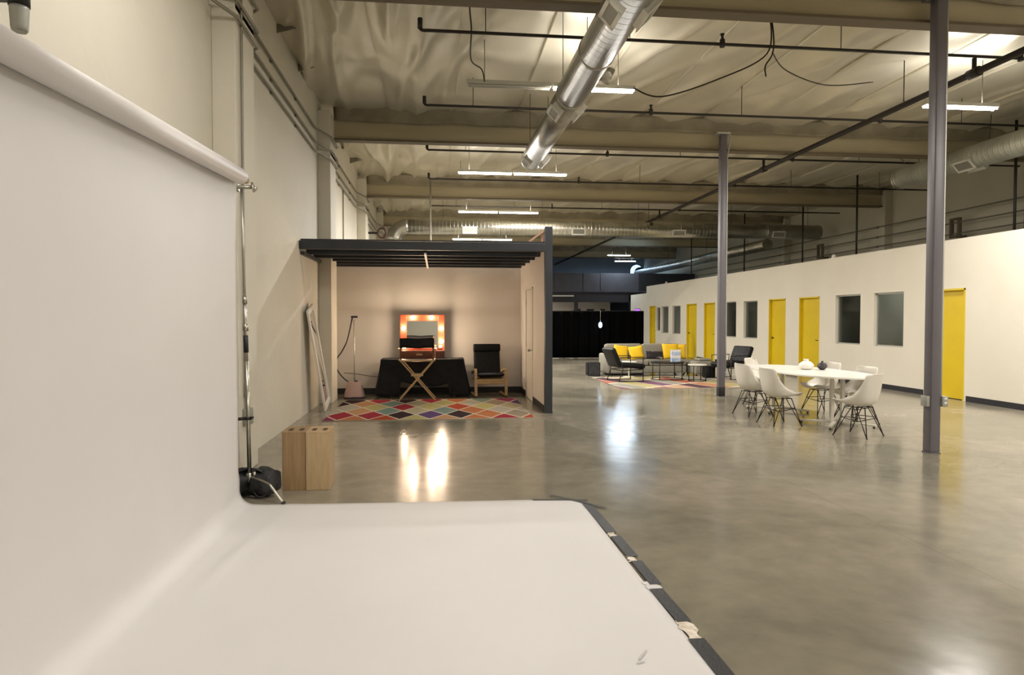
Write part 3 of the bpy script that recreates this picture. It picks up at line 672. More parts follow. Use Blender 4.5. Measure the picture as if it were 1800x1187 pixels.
tag(o, 'black cloth draped over the vanity table in the makeup booth', 'tablecloth')
# lit mirror
r = thing('vanity_mirror', 'orange framed vanity mirror ringed with glowing bulbs on the black cloth', 'mirror', (-.29, 13.60, .751))
f = MB()
W = .44
f.box(-W, -W + .13, -.02, .03, .16, .87); f.box(W - .13, W, -.02, .03, .16, .87); f.box(-W + .13, W - .13, -.02, .03, .75, .87); f.box(-W + .13, W - .13, -.02, .03, .16, .20)
f.build('frame', 'orange_wood', r, .004)
MB().box(-W + .13, W - .13, .0, .02, .20, .75).build('mirror_glass', 'mirror', r)
b = MB().box(-W - .0, W + .0, -.17, .06, 0, .16); bo = b.build('drawer_case', 'brown_wood', r, .004)
MB().box(-.35, .35, -.178, -.17, .03, .13).build('drawer_front', 'brown_wood', bo, .002)
MB().box(-.12, .0, -.182, -.178, .07, .10).build('label_plate', 'light_wood', bo)
bulbs = [(-.19, .82, 1), (.18, .82, 1), (-.375, .60, 1), (.375, .60, 1), (.378, .335, 1), (-.36, .235, 1), (.36, .225, 0)]
for (x, z, lit) in bulbs:
    c = MB().tube([(x, -.02, z), (x, -.035, z)], .022, 12).build('bulb_socket', 'chrome', r)
    MB().sphere((x, -.068, z), .036, 16).build('bulb', 'bulb' if lit else 'bulb_off', c)
    if lit:
        l = bpy.data.lights.new('bulb_glow', 'POINT'); l.energy = BULB_W if (x, z) != (-.36, .235) else BULB_W * .3; l.color = (1, .78, .55); l.shadow_soft_size = .034
        lo = bpy.data.objects.new('bulb_glow', l); col.objects.link(lo); lo.parent = r; lo.location = (x, -.112, z)
# tall folding director's chair seen from behind
r = thing('director_chair', 'tall wooden folding director chair with a black canvas back', 'chair', (-.37, 12.84, 0))
for sy in (-1, 1):
    y = sy * .21
    MB().bar((-.34, y, .012), (.31, y, .76), .022, .042, (0, 1, 0)).build('leg', 'light_wood', r)
    MB().bar((.34, y + .024, .012), (-.31, y + .024, .76), .022, .042, (0, 1, 0)).build('leg', 'light_wood', r)
for sx in (-1, 1):
    MB().box(sx * .32 - .018, sx * .32 + .018, -.24, .25, .755, .785).build('seat_rail', 'light_wood', r, .004)
    MB().bar((sx * .30, -.2, .785), (sx * .30, -.235, 1.17), .035, .02, (0, 1, 0)).build('back_post', 'brown_wood', r)
    MB().box(sx * .33 - .03, sx * .33 + .03, -.24, .25, .965, .985).build('armrest', 'light_wood', r, .006)
    MB().box(sx * .33 - .013, sx * .33 + .013, .18, .21, .785, .965).build('arm_post', 'light_wood', r)
MB().grid(lambda u, v: (-.30 + .6 * u, -.24 + .48 * v, .772 - .03 * math.sin(PI * u)), 10, 3).build('seat', 'brown_wood', r).modifiers.new('s', 'SOLIDIFY').thickness = .006
MB().grid(lambda u, v: (-.32 + .64 * u, -.252 - .03 * math.sin(PI * u), 1.0 + .18 * v + .006 * math.sin(u * 9)), 12, 4).build('backrest', 'leather', r).modifiers.new('s', 'SOLIDIFY').thickness = .008
MB().bar((-.11, -.235, .50), (.11, -.235, .50), .02, .05).build('footrest', 'light_wood', r)
MB().bar((-.30, -.235, .765), (.30, -.235, .765), .025, .03).build('seat_rail', 'light_wood', r)
# bentwood armchair with black cushion
r = thing('bentwood_armchair', 'bentwood armchair with a tall black cushion in the makeup booth', 'armchair', (1.03, 13.48, 0), math.radians(4))
def ribbon(pts, x, w, t): 
    m = MB(); P = smooth_path([(x, a, b) for a, b in pts], 6)
    for p, q in zip(P, P[1:]): m.bar(p, q + (q - p).normalized() * .004, w, t)
    return m
for sx in (-1, 1):
    fr = ribbon([(.34, .03), (-.05, .02), (-.33, .03), (-.36, .08), (-.34, .30), (-.32, .50), (-.26, .545), (0, .50), (.2, .44)], sx * .30, .055, .025)
    fr.build('side_frame', 'light_wood', r)
    ribbon([(-.28, .40), (.05, .33), (.18, .36), (.26, .60), (.32, .98)], sx * .24, .04, .025).build('seat_frame', 'light_wood', r)
MB().box(-.30, .30, -.335, -.31, .26, .36).build('front_rail', 'light_wood', r, .004)
MB().box(-.30, .30, .15, .17, .30, .36).build('back_rail', 'light_wood', r, .004)
def cush(P, w, t):
    P = smooth_path([(0, a, b) for a, b in P], 6); n = len(P) - 1
    m = MB(); rows = []
    for i, p in enumerate(P):
        d = (P[min(i + 1, n)] - P[max(i - 1, 0)]).normalized(); nm = Vector((0, -d.z, d.y))
        if nm.z < 0 and nm.y > 0: nm = -nm
        tt = t * min(1, .25 + min(i, n - i) * .35)
        ring = []
        for k in range(16):
            a = 2 * PI * k / 16; cx = math.copysign(abs(math.cos(a)) ** .35, math.cos(a)); cz = math.copysign(abs(math.sin(a)) ** .7, math.sin(a))
            ring.append(m.bm.verts.new(p + Vector((cx * w / 2, 0, 0)) + nm * (cz * tt / 2)))
        rows.append(ring)
    for a, b in zip(rows, rows[1:]):
        for k in range(16): m._face([a[k], a[(k + 1) % 16], b[(k + 1) % 16], b[k]], True)
    m._face(rows[0]); m._face(rows[-1][::-1]); return m
cush([(-.36, .44), (-.2, .43), (.0, .395), (.11, .40), (.18, .50), (.25, .78), (.29, 1.02)], .54, .085).build('cushion', 'leather', r)
MB().rbox(-.28, .28, .195, .27, .87, 1.03, .03, 3).build('headrest', 'leather', r)
# garment steamer
r = thing('garment_steamer', 'dusty pink garment steamer with pole and dark hose in the booth', 'steamer', (-1.60, 13.30, 0), .1)
b = MB()
def stz(u, v):
    a = 2 * PI * u; k = 1 - .42 * v ** 1.3; rr = (abs(math.cos(a)) ** 3 + abs(math.sin(a)) ** 3) ** (-1 / 3)
    return (math.cos(a) * rr * .20 * k, math.sin(a) * rr * .15 * k, .03 + .29 * v)
b.grid(stz, 32, 8); b.bm.faces.new([b.bm.verts.new(stz(i / 32, 1)) for i in range(32)])
b.build('tank', 'pink_plastic', r)
MB().prism([(math.cos(a) * .205, math.sin(a) * .155) for a in (2 * PI * k / 24 for k in range(24))], .002, .034).build('base', 'purple_plastic', r)
MB().tube([(0, 0, .32), (0, 0, 1.52)], .011, 10).build('pole', 'alu', r)
MB().tube([(.03, -.03, .31), (.05, -.03, .34)], .03, 12).build('cap', 'purple_plastic', r)
hd = MB().rbox(-.06, .07, -.03, .03, 1.56, 1.60, .012); hd.tube([(-.03, 0, 1.575), (-.045, 0, 1.50)], .016, 8); hd.build('steam_head', 'purple_plastic', r)
MB().tube(smooth_path([(-.045, 0, 1.51), (-.08, .02, 1.34), (-.14, .05, 1.1), (-.24, .08, .9), (-.31, .08, .80), (-.36, .08, .68), (-.30, .1, .5), (-.16, .1, .34), (-.05, .02, .30)], 8), .012, 8).build('hose', 'hose', r)
tag(MB().tube(smooth_path([(-1.85, 13.7, .46), (-1.6, 13.85, .42), (-1.25, 13.9, .36), (-.95, 13.9, .36)], 8), .007, 6).build('power_cord', 'wire'), 'thin cord sagging across the booth back wall behind the steamer', 'cable')
# leaning white mirror
r = thing('leaning_mirror', 'tall white framed mirror leaning on the left wall before the booth', 'mirror', (-1.85, 11.62, 0))
bx = Vector((0, 1, 0)); upv = Vector((-.21, -.38, 1.66)); L_ = upv.length; upv.normalize(); nn = bx.cross(upv).normalized(); bx = upv.cross(nn).normalized()
mx = Matrix((bx, upv, nn)).transposed().to_4x4(); mx.translation = Vector((0, 0, .075))
f = MB(); w2 = .29
for q in ((-w2, -w2 + .07, 0, L_), (w2 - .07, w2, 0, L_), (-w2 + .07, w2 - .07, 0, .08), (-w2 + .07, w2 - .07, L_ - .08, L_)): f.box(*q, -.015, .02, mx)
f.build('frame', 'white_wood', r, .004)
MB().box(-w2 + .07, w2 - .07, .08, L_ - .08, -.01, .004, mx).build('mirror_glass', 'mirror', r)

# ------------------------------------------------------------------ seamless paper backdrop
PX, PF, PN = -1.62, 5.70, 2.1     # plane of the hanging paper, far and near edge
r = thing('paper_backdrop', 'wide white seamless paper sweep rolling down the wall onto the floor', 'backdrop', (0, 0, 0))
prof = [(PX, 2.70)] + [(PX + .015 * math.sin(i), 2.7 - i * .19) for i in range(1, 13)]
prof = [(PX, 2.70 - i * .12) for i in range(21)]
R_ = .12
prof += [(PX + R_ - R_ * math.cos(a), .012 + R_ - R_ * math.sin(a)) for a in (i * PI / 20 for i in range(0, 11))]
xx = PX + R_
while xx < 1.17: xx += .09; prof.append((xx, .008))
prof[-1] = (1.20, .006)
n = len(prof) - 1
def sweep(u, v):
    i = u * n; k = min(int(i), n - 1); a = i - k
    x = prof[k][0] + (prof[k + 1][0] - prof[k][0]) * a; z = prof[k][1] + (prof[k + 1][1] - prof[k][1]) * a
    far = 5.71 - .045 * max(0, x + 1.5)
    if x > 1.1: far -= (x - 1.1) * .75
    y = PN + (far - PN) * v
    if z > .3:
        z = .3 + (z - .3) * (1 - .050 * (5.66 - y) / 2.4)
        x += .010 * math.sin(y * 1.9 + 1) * min(1, (2.7 - z) * 2) + .006 * noise.noise(Vector((y * 1.3, z * 1.1, 4)))
    else:
        wr = noise.noise(Vector((x * .9 + y * .5, y * .7, 1)))
        z += .006 * max(0, wr) + (.020 * math.exp(-((x + 1.35 - .10 * (y - 4)) / .05) ** 2) * max(0, 1 - abs(y - 4.6) / 1.3))
        z = max(z, .004)
    return (x, y, z)
o = MB().grid(sweep, n * 2, 60).build('sheet', 'paper', r)
s = o.modifiers.new('s', 'SOLIDIFY'); s.thickness = .0015; s.offset = 0
RZ = lambda y: 2.69 - .050 * (5.66 - y)
MB().tube([(PX + .064, PN - .03, RZ(PN - .03)), (PX + .060, 5.61, RZ(5.61))], .062, 40).build('roll', 'roll', r)
MB().tube([(PX + .064, PN - .12, RZ(PN - .12)), (PX + .055, 5.80, 2.69)], .026, 24).build('core', 'cardboard', r)
# smudge on the paper
m = MB()
for (a, b, c) in (((.90, 2.90), (.96, 2.98), .010), ((.88, 2.87), (.92, 2.88), .008)):
    m.bar((a[0], a[1], .0135), (b[0], b[1], .0135), c, .0004)
# tapes on the floor edge
def tape(p, q, wd, label, m_='tape', z=.0105, jag=0):
    p = Vector((*p, z)); q = Vector((*q, z)); d = (q - p); l = d.length; d.normalize(); s_ = Vector((-d.y, d.x, 0))
    mb = MB(); k = 8; up = []; dn_ = []
    for i in range(k + 1):
        t = l * i / k; j = (rnd.random() - .5) * jag
        up.append((p + d * t + s_ * (wd / 2 + j))); dn_.append((p + d * t - s_ * (wd / 2 + (rnd.random() - .5) * jag)))
    poly = [(v.x, v.y) for v in up] + [(v.x, v.y) for v in dn_[::-1]]
    mb.prism(poly[::-1], z - .0003, z + .0006)
    return tag(mb.build('floor_tape', m_), label, 'tape', 'tape strips holding the paper edge')
TE = 1.235
tape((TE + .0, 5.46), (TE + .01, 4.68), .075, 'black tape strip on the paper edge, longest and farthest from the camera')
tape((TE + .015, 4.60), (TE + .02, 4.19), .075, 'black tape strip on the paper edge, second from the far corner')
tape((TE + .02, 4.11), (TE + .02, 3.73), .07, 'black tape strip on the paper edge, third from the far corner')
tape((TE, 3.67), (TE + .01, 3.25), .075, 'black tape strip on the paper edge, fourth from the far corner')
tape((TE + .0, 3.07), (TE + .0, 2.5), .08, 'black tape strip on the paper edge, nearest the camera')
tape((.80, 5.60), (1.27, 5.55), .035, 'thin black tape along the far edge of the paper corner', z=.012)
tape((.98, 5.74), (1.36, 5.30), .030, 'thin black tape laid diagonally over the paper corner', z=.0135)
tape((TE, 4.69), (TE, 4.58), .06, 'torn beige tape scrap between the first two black strips', 'torn', .009, .02)
tape((TE, 4.2), (TE, 4.10), .05, 'small torn white tape scrap between the second and third black strips', 'torn', .009, .02)
tape((TE - .01, 3.78), (TE, 3.64), .07, 'torn white paper scrap between the third and fourth black strips', 'roll', .009, .03)
tape((TE, 3.28), (TE, 3.03), .065, 'crumpled beige tape scrap by the nearest black strip', 'torn', .009, .03)
m.build('smudge', 'smudge', r)

# ------------------------------------------------------------------ light stand
r = thing('backdrop_stand', 'chrome stand holding the end of the paper roll, with one bent leg forward', 'stand', (-1.61, 5.97, 0))
top = Vector((-.035, -.02, 2.66)); bot = Vector((0, 0, .20))
def lerp(a, b, t): return a + (b - a) * t
MB().tube([bot + Vector((0, 0, .0)), lerp(bot, top, .40)], .0175, 14).build('lower_column', 'chrome', r)
MB().tube([lerp(bot, top, .38), lerp(bot, top, .62)], .0145, 14).build('middle_column', 'chrome', r)
MB().tube([lerp(bot, top, .60), top], .011, 14).build('upper_column', 'steel', r)
MB().tube([lerp(bot, top, .43), lerp(bot, top, .49)], .021, 14).build('black_grip', 'base_black', r)
MB().tube([lerp(bot, top, .505), lerp(bot, top, .53)], .024, 14).build('collar', 'chrome', r)
MB().tube([lerp(bot, top, .60), lerp(bot, top, .625)], .021, 14).build('collar', 'chrome', r)
k = MB(); p = lerp(bot, top, .20); k.tube([p - Vector((0, 0, .012)), p + Vector((0, 0, .012))], .032, 14); k.tube([p, p + Vector((-.12, -.03, -.005))], .014, 8); k.tube([p, p + Vector((.05, -.03, .01))], .010, 8); k.build('knob_clamp', 'dark_metal', r)
k = MB(); k.tube([Vector((0, 0, .14)), Vector((0, 0, .22))], .028, 14); k.build('leg_hub', 'chrome', r)
def leg(ang, L1, zf=.0):
    c, s_ = math.cos(ang), math.sin(ang)
    P = smooth_path([(0, 0, .18), (c * .06, s_ * .06, .18), (c * L1 * .55, s_ * L1 * .55, .155), (c * L1 * .68, s_ * L1 * .68, .125), (c * L1, s_ * L1, .012)], 5)
    o_ = MB().tube(P, .0125, 10).build('leg', 'chrome', r)
    MB().tube([(c * L1, s_ * L1, .0), (c * (L1 + .004), s_ * (L1 + .004), .03)], .017, 10).build('rubber_foot', 'base_black', o_)
leg(math.radians(-38), .43); leg(math.radians(80), .40); leg(math.radians(165), .24)
k = MB(); k.tube([top + Vector((-.03, -.02, -.0)), top + Vector((.10, .02, .01))], .016, 10); k.rbox(-.13, -.06, -.05, .03, 2.63, 2.70, .008); k.build('roll_clamp', 'chrome', r)
k = MB(); k.tube([top + Vector((.085, 0, .045)), top + Vector((.105, -.01, -.035))], .010, 8); k.tube([top + Vector((.10, .0, .0)), top + Vector((.125, .0, -.01))], .018, 10); k.build('clamp_handle', 'steel', r)
# sandbag on the stand legs
r = thing('sandbag', 'black saddle sandbag slumped over the legs of the chrome stand', 'sandbag', (-1.60, 6.06, 0), math.radians(-8))
def lump(cx, cy, rx, ry, zc, rz, seed):
    def f(u, v):
        a = 2 * PI * u; b = PI * v
        q = Vector((math.cos(a) * math.sin(b), math.sin(a) * math.sin(b), -math.cos(b)))
        q = Vector([math.copysign(abs(t) ** .75, t) for t in q])
        k_ = 1 + .30 * noise.noise(q * 1.9 + Vector((seed, 0, 0))) + .10 * noise.noise(q * 5 + Vector((seed, 0, 0)))
        z = zc + q.z * rz * k_
        return (cx + q.x * rx * k_, cy + q.y * ry * k_, max(z, .004))
    return MB().grid(f, 28, 14, flip=False)
lump(-.17, -.02, .19, .15, .115, .115, 3).build('left_pouch', 'nylon', r)
lump(.10, .0, .12, .14, .12, .12, 9).build('right_pouch', 'nylon', r)
MB().grid(lambda u, v: (-.10 + .22 * u, -.09 + .10 * v, .225 + .035 * math.sin(PI * u) - .02 * v), 8, 3).build('saddle_strap', 'nylon', r).modifiers.new('s', 'SOLIDIFY').thickness = .01
k = MB().tube(smooth_path([(-.24, -.04, .23), (-.22, -.05, .31), (-.16, -.05, .32), (-.13, -.05, .23)], 5), .008, 6); k.build('handle', 'nylon', r)
k = MB().tube(smooth_path([(.02, -.1, .10), (.08, -.13, .03), (.14, -.13, .03), (.2, -.1, .12)], 5), .008, 6); k.build('strap', 'nylon', r)
k = MB().tube([(.05, -.10, .17), (.05, -.11, .235)], .014, 8); k.build('buckle', 'steel', r)
# hanging canister, top left
r = thing('wall_canister', 'grey canister with a dark cap high on the wall, top left corner', 'canister', (-2.0, 3.53, 0))
MB().lathe([(.030, 2.935), (.036, 2.945), (.038, 2.96), (.042, 3.04), (.042, 3.055), (0.0, 3.056)], (0, 0, 0), 20).build('body', 'box_grey', r)
MB().lathe([(.046, 3.056), (.046, 3.12), (.03, 3.15), (0, 3.15)], (0, 0, 0), 20).build('cap', 'dark_metal', r)
MB().box(-.115, -.04, -.02, .02, 3.08, 3.11).build('bracket', 'dark_metal', r)
MB().tube([(0, 0, 3.15), (0, 0, 3.9)], .012, 8).build('stem', 'steel', r)

# ------------------------------------------------------------------ apple boxes
def apple_box(x, y, rz, m_, label):
    r = thing('apple_box', label, 'wooden box', (x, y, 0), rz, 'wooden apple boxes standing on end')
    w_, d_, h_ = .1035, .165, .53
    MB().box(-w_, w_, -d_, d_, .0, h_ - .018).build('shell', m_, r, .003)
    t = MB().box(-w_, w_, -d_, d_, h_ - .018, h_); t.build('end_panel', m_, r, .002)
    hm = MB()
    for sx in (-.045, .05): hm.rbox(sx - .02, sx + .02, -.09, .03, h_ + .0002, h_ + .0012, .0004, 1)
    hm.build('hand_hole', 'hole', r)
apple_box(-1.285, 6.35, math.radians(1), 'ply_b', 'darker wooden apple box on end, left one of the pair')
apple_box(-1.075, 6.34, math.radians(1), 'ply_a', 'paler wooden apple box on end, right one of the pair')

# ------------------------------------------------------------------ dining set
TC = (5.73, 9.88); TROT = math.radians(3)
r = thing('dining_table', 'long oval white table on two twin post pedestals', 'table', (TC[0], TC[1], 0), TROT)
poly = []
for k in range(64):
    a = 2 * PI * k / 64; e = 2 / 2.3
    poly.append((.60 * math.copysign(abs(math.cos(a)) ** e, math.cos(a)), 1.36 * math.copysign(abs(math.sin(a)) ** e, math.sin(a))))
MB().prism(poly, .715, .74).build('table_top', 'table_white', r, .004)
for py in (-.75, .82):
    p_ = MB()
    for sx in (-.085, .085): p_.box(sx - .025, sx + .025, py - .025, py + .025, .05, .69)
    p_.box(-.30, .30, py - .05, py + .05, .69, .714)
    p_.build('pedestal', 'table_leg', r, .004)
    for sx in (-1, 1):
        for sy in (-1, 1):
            f_ = MB().bar((sx * .06, py + sy * .02, .052), (sx * .36, py + sy * .36, .035), .05, .028); o_ = f_.build('foot', 'table_leg', r, .004)
            MB().tube([(sx * .34, py + sy * .34, 0), (sx * .34, py + sy * .34, .022)], .016, 10).build('glide', 'base_black', o_)
def shell_chair(label):
    r = thing('shell_chair', label, 'chair', (0, 0, 0), 0, 'white shell chairs around the oval table')
    # local: faces +X
    prof_ = [(.245, .415), (.235, .440), (.17, .440), (.07, .415), (-.05, .40), (-.14, .415), (-.20, .475), (-.228, .59), (-.242, .71), (-.252, .80), (-.262, .828)]
    wid = [.16, .205, .228, .238, .242, .242, .238, .230, .222, .205, .165]
    P = smooth_path([(a, 0, b) for a, b in prof_], 3); nP = len(P) - 1
    def f(u, v):
        i = u * nP; k = min(int(i), nP - 1); a = i - k; p = P[k].lerp(P[k + 1], a)
        t = u * (len(wid) - 1); j = min(int(t), len(wid) - 2); w_ = wid[j] + (wid[j + 1] - wid[j]) * (t - j)
        s_ = 2 * v - 1; c = abs(s_) ** 2.4
        seat = max(0, 1 - u * 2.0)
        mid = math.exp(-((u - .5) / .22) ** 2)
        return (p.x + c * (.06 * (1 - seat) + .13 * mid), w_ * math.sin(s_ * 1.45) / math.sin(1.45), p.z + c * (.045 * (1 - u) + .075 * mid))
    o_ = MB().grid(f, 30, 16).build('shell', 'white_plastic', r)
    so = o_.modifiers.new('s', 'SOLIDIFY'); so.thickness = .007; so.offset = 0
    for sx in (-1, 1):
        for sy in (-1, 1):
            foot = (sx * .22, sy * .225, 0)
            l_ = MB(); l_.tube([foot, (sx * .13, sy * .10, .392)], .0065, 6); l_.tube([foot, (sx * .03 - .01, sy * .15, .385)], .0065, 6)
            l_.tube([(foot[0], foot[1], 0), (foot[0], foot[1], .016)], .011, 8)
            l_.build('leg', 'wire', r)
    b_ = MB()
    for sy in (-1, 1):
        b_.tube([(.16, sy * .14, .25), (-.16, sy * .14, .25)], .0055, 6); b_.tube([(.13, sy * .10, .385), (-.13, sy * .10, .385)], .0065, 6)
    for sx in (-1, 1):
        b_.tube([(sx * .17, -.14, .24), (0, 0, .18)], .0055, 6); b_.tube([(sx * .17, .14, .24), (0, 0, .18)], .0055, 6); b_.tube([(sx * .13, -.10, .385), (sx * .13, .10, .385)], .0065, 6)
    b_.build('brace', 'wire', r)
    return r
first = shell_chair('x')
CH = [(5.05, 10.28, 8, 'white shell chair with its back to the camera, far left of the oval table'),
      (4.99, 9.33, 4, 'white shell chair with its back to the camera, near left of the oval table'),
      (5.82, 11.55, -52, 'white shell chair at the far end of the table, facing the camera'),
      (6.26, 10.35, 184, 'white shell chair behind the vases on the far side of the table'),
      (6.20, 9.35, 186, 'white shell chair mostly hidden behind the right end of the table'),
      (5.55, 8.30, 120, 'white shell chair at the near right end of the table, closest to the camera')]
for i, (x, y, a, lb) in enumerate(CH):
    c = first if i == 0 else copy_tree(first)
    c.location = (x, y, 0); c.rotation_euler = (0, 0, math.radians(a)); c['label'] = lb
m = MB().lathe([(.0, 0), (.06, 0), (.095, .02), (.118, .055), (.11, .085), (.075, .12), (.038, .138), (.034, .15), (.04, .165), (.033, .165), (.028, .15), (0, .14)], (0, 0, 0), 28)
o = m.build('vase', 'ceramic_white'); o.location = (5.82, 10.05, .7405); tag(o, 'squat white ceramic vase on the oval table', 'vase')
m = MB().lathe([(.0, 0), (.03, 0), (.065, .03), (.078, .06), (.06, .095), (.022, .115), (.014, .125), (.02, .14), (.012, .14), (0, .13)], (0, 0, 0), 10, False)
o = m.build('vase', 'ceramic_dark'); o.location = (6.03, 9.95, .7405); tag(o, 'small faceted charcoal vase beside the white one', 'vase')

# ------------------------------------------------------------------ lounge
rug('patchwork_rug', 4.02, 7.25, 14.3, 17.2, 'rug_lounge', 'muted patchwork rug under the lounge seating')
# sofa
r = thing('sofa', 'grey fabric sofa against the black curtain side of the lounge', 'sofa', (5.74, 18.15, 0))
SW = 1.06
MB().rbox(-SW, SW, -.42, .42, .06, .26, .03, 3).build('base', 'sofa', r)
for sx in (-1, 1):
    for sy in (-1, 1): MB().tube([(sx * .98, sy * .34, 0), (sx * 1.05, sy * .34, .06)], .022, 8).build('leg', 'dark_metal', r)
MB().rbox(-SW, -.01, -.44, .22, .262, .42, .045, 3).build('seat_cushion', 'sofa', r); MB().rbox(.01, SW, -.44, .22, .262, .42, .045, 3).build('seat_cushion', 'sofa', r)
tl = Matrix.Translation((0, .2, .40)) @ Matrix.Rotation(math.radians(-10), 4, 'X')
MB().rbox(-SW, -.005, -.06, .16, .0, .45, .06, 3, tl).build('back_cushion', 'sofa', r); MB().rbox(.005, SW, -.06, .16, .0, .45, .06, 3, tl).build('back_cushion', 'sofa', r)
MB().rbox(-SW - .14, -SW, -.42, .42, .06, .58, .05, 3).build('armrest', 'sofa', r)
r = thing('ottoman', 'low grey fabric ottoman right of the sofa', 'ottoman', (7.14, 17.65, 0))
MB().rbox(-.28, .28, -.4, .4, .05, .40, .04, 3).build('body', 'sofa', r)
MB().rbox(-.14, .20, -.3, .1, .402, .47, .03, 3).build('folded_pad', 'sofa', r)
for sx in (-1, 1):
    for sy in (-1, 1): MB().tube([(sx * .22, sy * .33, 0), (sx * .22, sy * .33, .05)], .02, 8).build('leg', 'dark_metal', r)
def cushion(loc, w_, h_, t, rx, rz, ry, m_, label, group=None):
    def f(u, v):
        a = 2 * u - 1; b_ = 2 * v - 1
        return a, b_
    mb = MB()
    for sgn in (-1, 1):
        def g(u, v, sgn=sgn):
            a, b_ = f(u, v); k_ = (1 - abs(a) ** 3.2) * (1 - abs(b_) ** 3.2); pin = 1 - .07 * (1 - abs(b_)) * abs(a) ** 2 ; pin2 = 1 - .07 * (1 - abs(a)) * abs(b_) ** 2
            return (a * w_ / 2 * pin, sgn * t / 2 * max(k_, 0) ** .6, h_ / 2 + b_ * h_ / 2 * pin2)
        mb.grid(g, 14, 14, True, sgn > 0)
    bmesh.ops.remove_doubles(mb.bm, verts=mb.bm.verts[:], dist=1e-4)
    o_ = mb.build('throw_pillow', m_); o_.location = loc; o_.rotation_euler = (math.radians(rx), math.radians(ry), math.radians(rz)); return tag(o_, label, 'pillow', group)
cushion((5.02, 17.98, .43), .42, .40, .15, -18, 6, 8, 'cushion_y', 'yellow pillow at the far left end of the sofa', 'yellow pillows on the sofa')
cushion((5.46, 17.88, .43), .40, .38, .15, -18, -5, -8, 'cushion_y', 'yellow pillow second from the left on the sofa', 'yellow pillows on the sofa')
cushion((5.95, 17.84, .43), .50, .24, .13, -22, 0, 2, 'cushion_d', 'dark patterned lumbar pillow in the middle of the sofa')
cushion((6.40, 17.84, .43), .46, .44, .15, -16, 0, 0, 'cushion_y', 'large yellow pillow behind the blue and white box on the sofa', 'yellow pillows on the sofa')
cushion((6.70, 18.02, .43), .36, .42, .15, -16, -18, 0, 'cushion_y', 'yellow pillow at the right end of the sofa', 'yellow pillows on the sofa')
# coffee tables
def round_table(x, y, rx, ry, h_, topm, label, legs=4, group=None):
    r = thing('coffee_table', label, 'coffee table', (x, y, 0), 0, 'nesting coffee tables in the lounge')
    P = [(rx * math.cos(2 * PI * k / 40), ry * math.sin(2 * PI * k / 40)) for k in range(40)]
    MB().prism(P, h_ - .022, h_).build('table_top', topm, r, .003)
    MB().tube([(a * .97, b * .97, h_ - .03) for a, b in P], .008, 6, closed=True).build('rim', 'dark_metal', r)
    MB().tube([(a * .95, b * .95, .022) for a, b in P], .010, 6, closed=True).build('base_ring', 'dark_metal', r)
    for k in range(legs):
        a = PI / legs + 2 * PI * k / legs
        MB().tube([(rx * .95 * math.cos(a), ry * .95 * math.sin(a), .012), (rx * .95 * math.cos(a), ry * .95 * math.sin(a), h_ - .024)], .012, 6).build('leg', 'dark_metal', r)
    return r
round_table(5.80, 16.45, .43, .40, .46, 'dark_metal', 'larger round black coffee table holding the blue and white box')
round_table(6.38, 15.92, .23, .23, .42, 'table_white', 'smaller coffee table with a white top right of the black one')
r = thing('magazine_box', 'upright pale blue and white printed box on the black coffee table', 'box', (5.98, 16.35, .4605), .15)
MB().box(-.125, .125, -.03, .03, 0, .30).build('body', 'book', r, .003)
MB().box(-.126, .126, -.032, -.030, .09, .16).build('white_band', 'book_white', r)
MB().box(-.126, .126, -.032, -.030, .245, .30).build('white_band', 'book_white', r)
# armchairs, local: faces +X
def armchair(x, y, a, label, tufted):
    r = thing('lounge_armchair', label, 'armchair', (x, y, .013), math.radians(a), 'black leather armchairs in the lounge')
    w_ = .31
    MB().rbox(-.28, .36, -w_, w_, .33, .45, .05, 4, Matrix.Rotation(math.radians(4), 4, 'Y') @ Matrix.Translation((0, 0, .0))).build('seat', 'leather', r)
    bx_ = Matrix.Translation((-.27, 0, .36)) @ Matrix.Rotation(math.radians(-24), 4, 'Y')
    bk = MB().rbox(-.06, .06, -w_, w_, .0, .50, .045, 4, bx_).build('backrest', 'leather', r)
    if tufted:
        t_ = MB()
        for i in range(3):
            for j in range(3): t_.sphere(bx_ @ Vector((.058, -.2 + .2 * i, .12 + .13 * j)), .012, 8)
        t_.build('button', 'leather', bk)
        t_ = MB()
        for j in range(2): t_.bar(bx_ @ Vector((.060, -.29, .185 + .13 * j)), bx_ @ Vector((.060, .29, .185 + .13 * j)), .006, .006)
        for i in range(2): t_.bar(bx_ @ Vector((.060, -.1 + .2 * i, .05)), bx_ @ Vector((.060, -.1 + .2 * i, .46)), .006, .006)
        t_.build('stitching', 'nylon', bk)
    for sy in (-1, 1):
        yy = sy * (w_ + .03)
        MB().tube([(.30, yy, .012), (.30, yy, .60), (-.30, yy, .60), (-.24, yy, .30), (-.34, yy, .012)], .012, 8).build('side_frame', 'dark_metal', r)
        MB().tube([(.30, yy, .30), (-.26, yy, .28)], .011, 8).build('seat_bar', 'dark_metal', r)
        MB().tube([(.31, yy, .012), (-.35, yy, .012)], .010, 8).build('floor_runner', 'dark_metal', r)
    MB().tube([(.30, -w_ - .03, .30), (.30, w_ + .03, .30)], .011, 8).build('cross_bar', 'dark_metal', r)
    MB().tube([(-.26, -w_ - .03, .28), (-.26, w_ + .03, .28)], .011, 8).build('cross_bar', 'dark_metal', r)
    return r
armchair(4.62, 16.1, 10, 'black armchair on the left of the lounge, seen from the side', False)
armchair(7.42, 16.35, 200, 'black tufted armchair on the right, partly hidden by the second column', True)
r = thing('cube_stool', 'small black cube stool between the white coffee table and right armchair', 'stool', (7.02, 16.75, 0.012))
MB().rbox(-.13, .13, -.13, .13, 0, .30, .015, 2).build('body', 'leather', r)
r = thing('floor_speaker', 'black box speaker on the floor left of the lounge', 'speaker', (4.22, 17.9, 0))
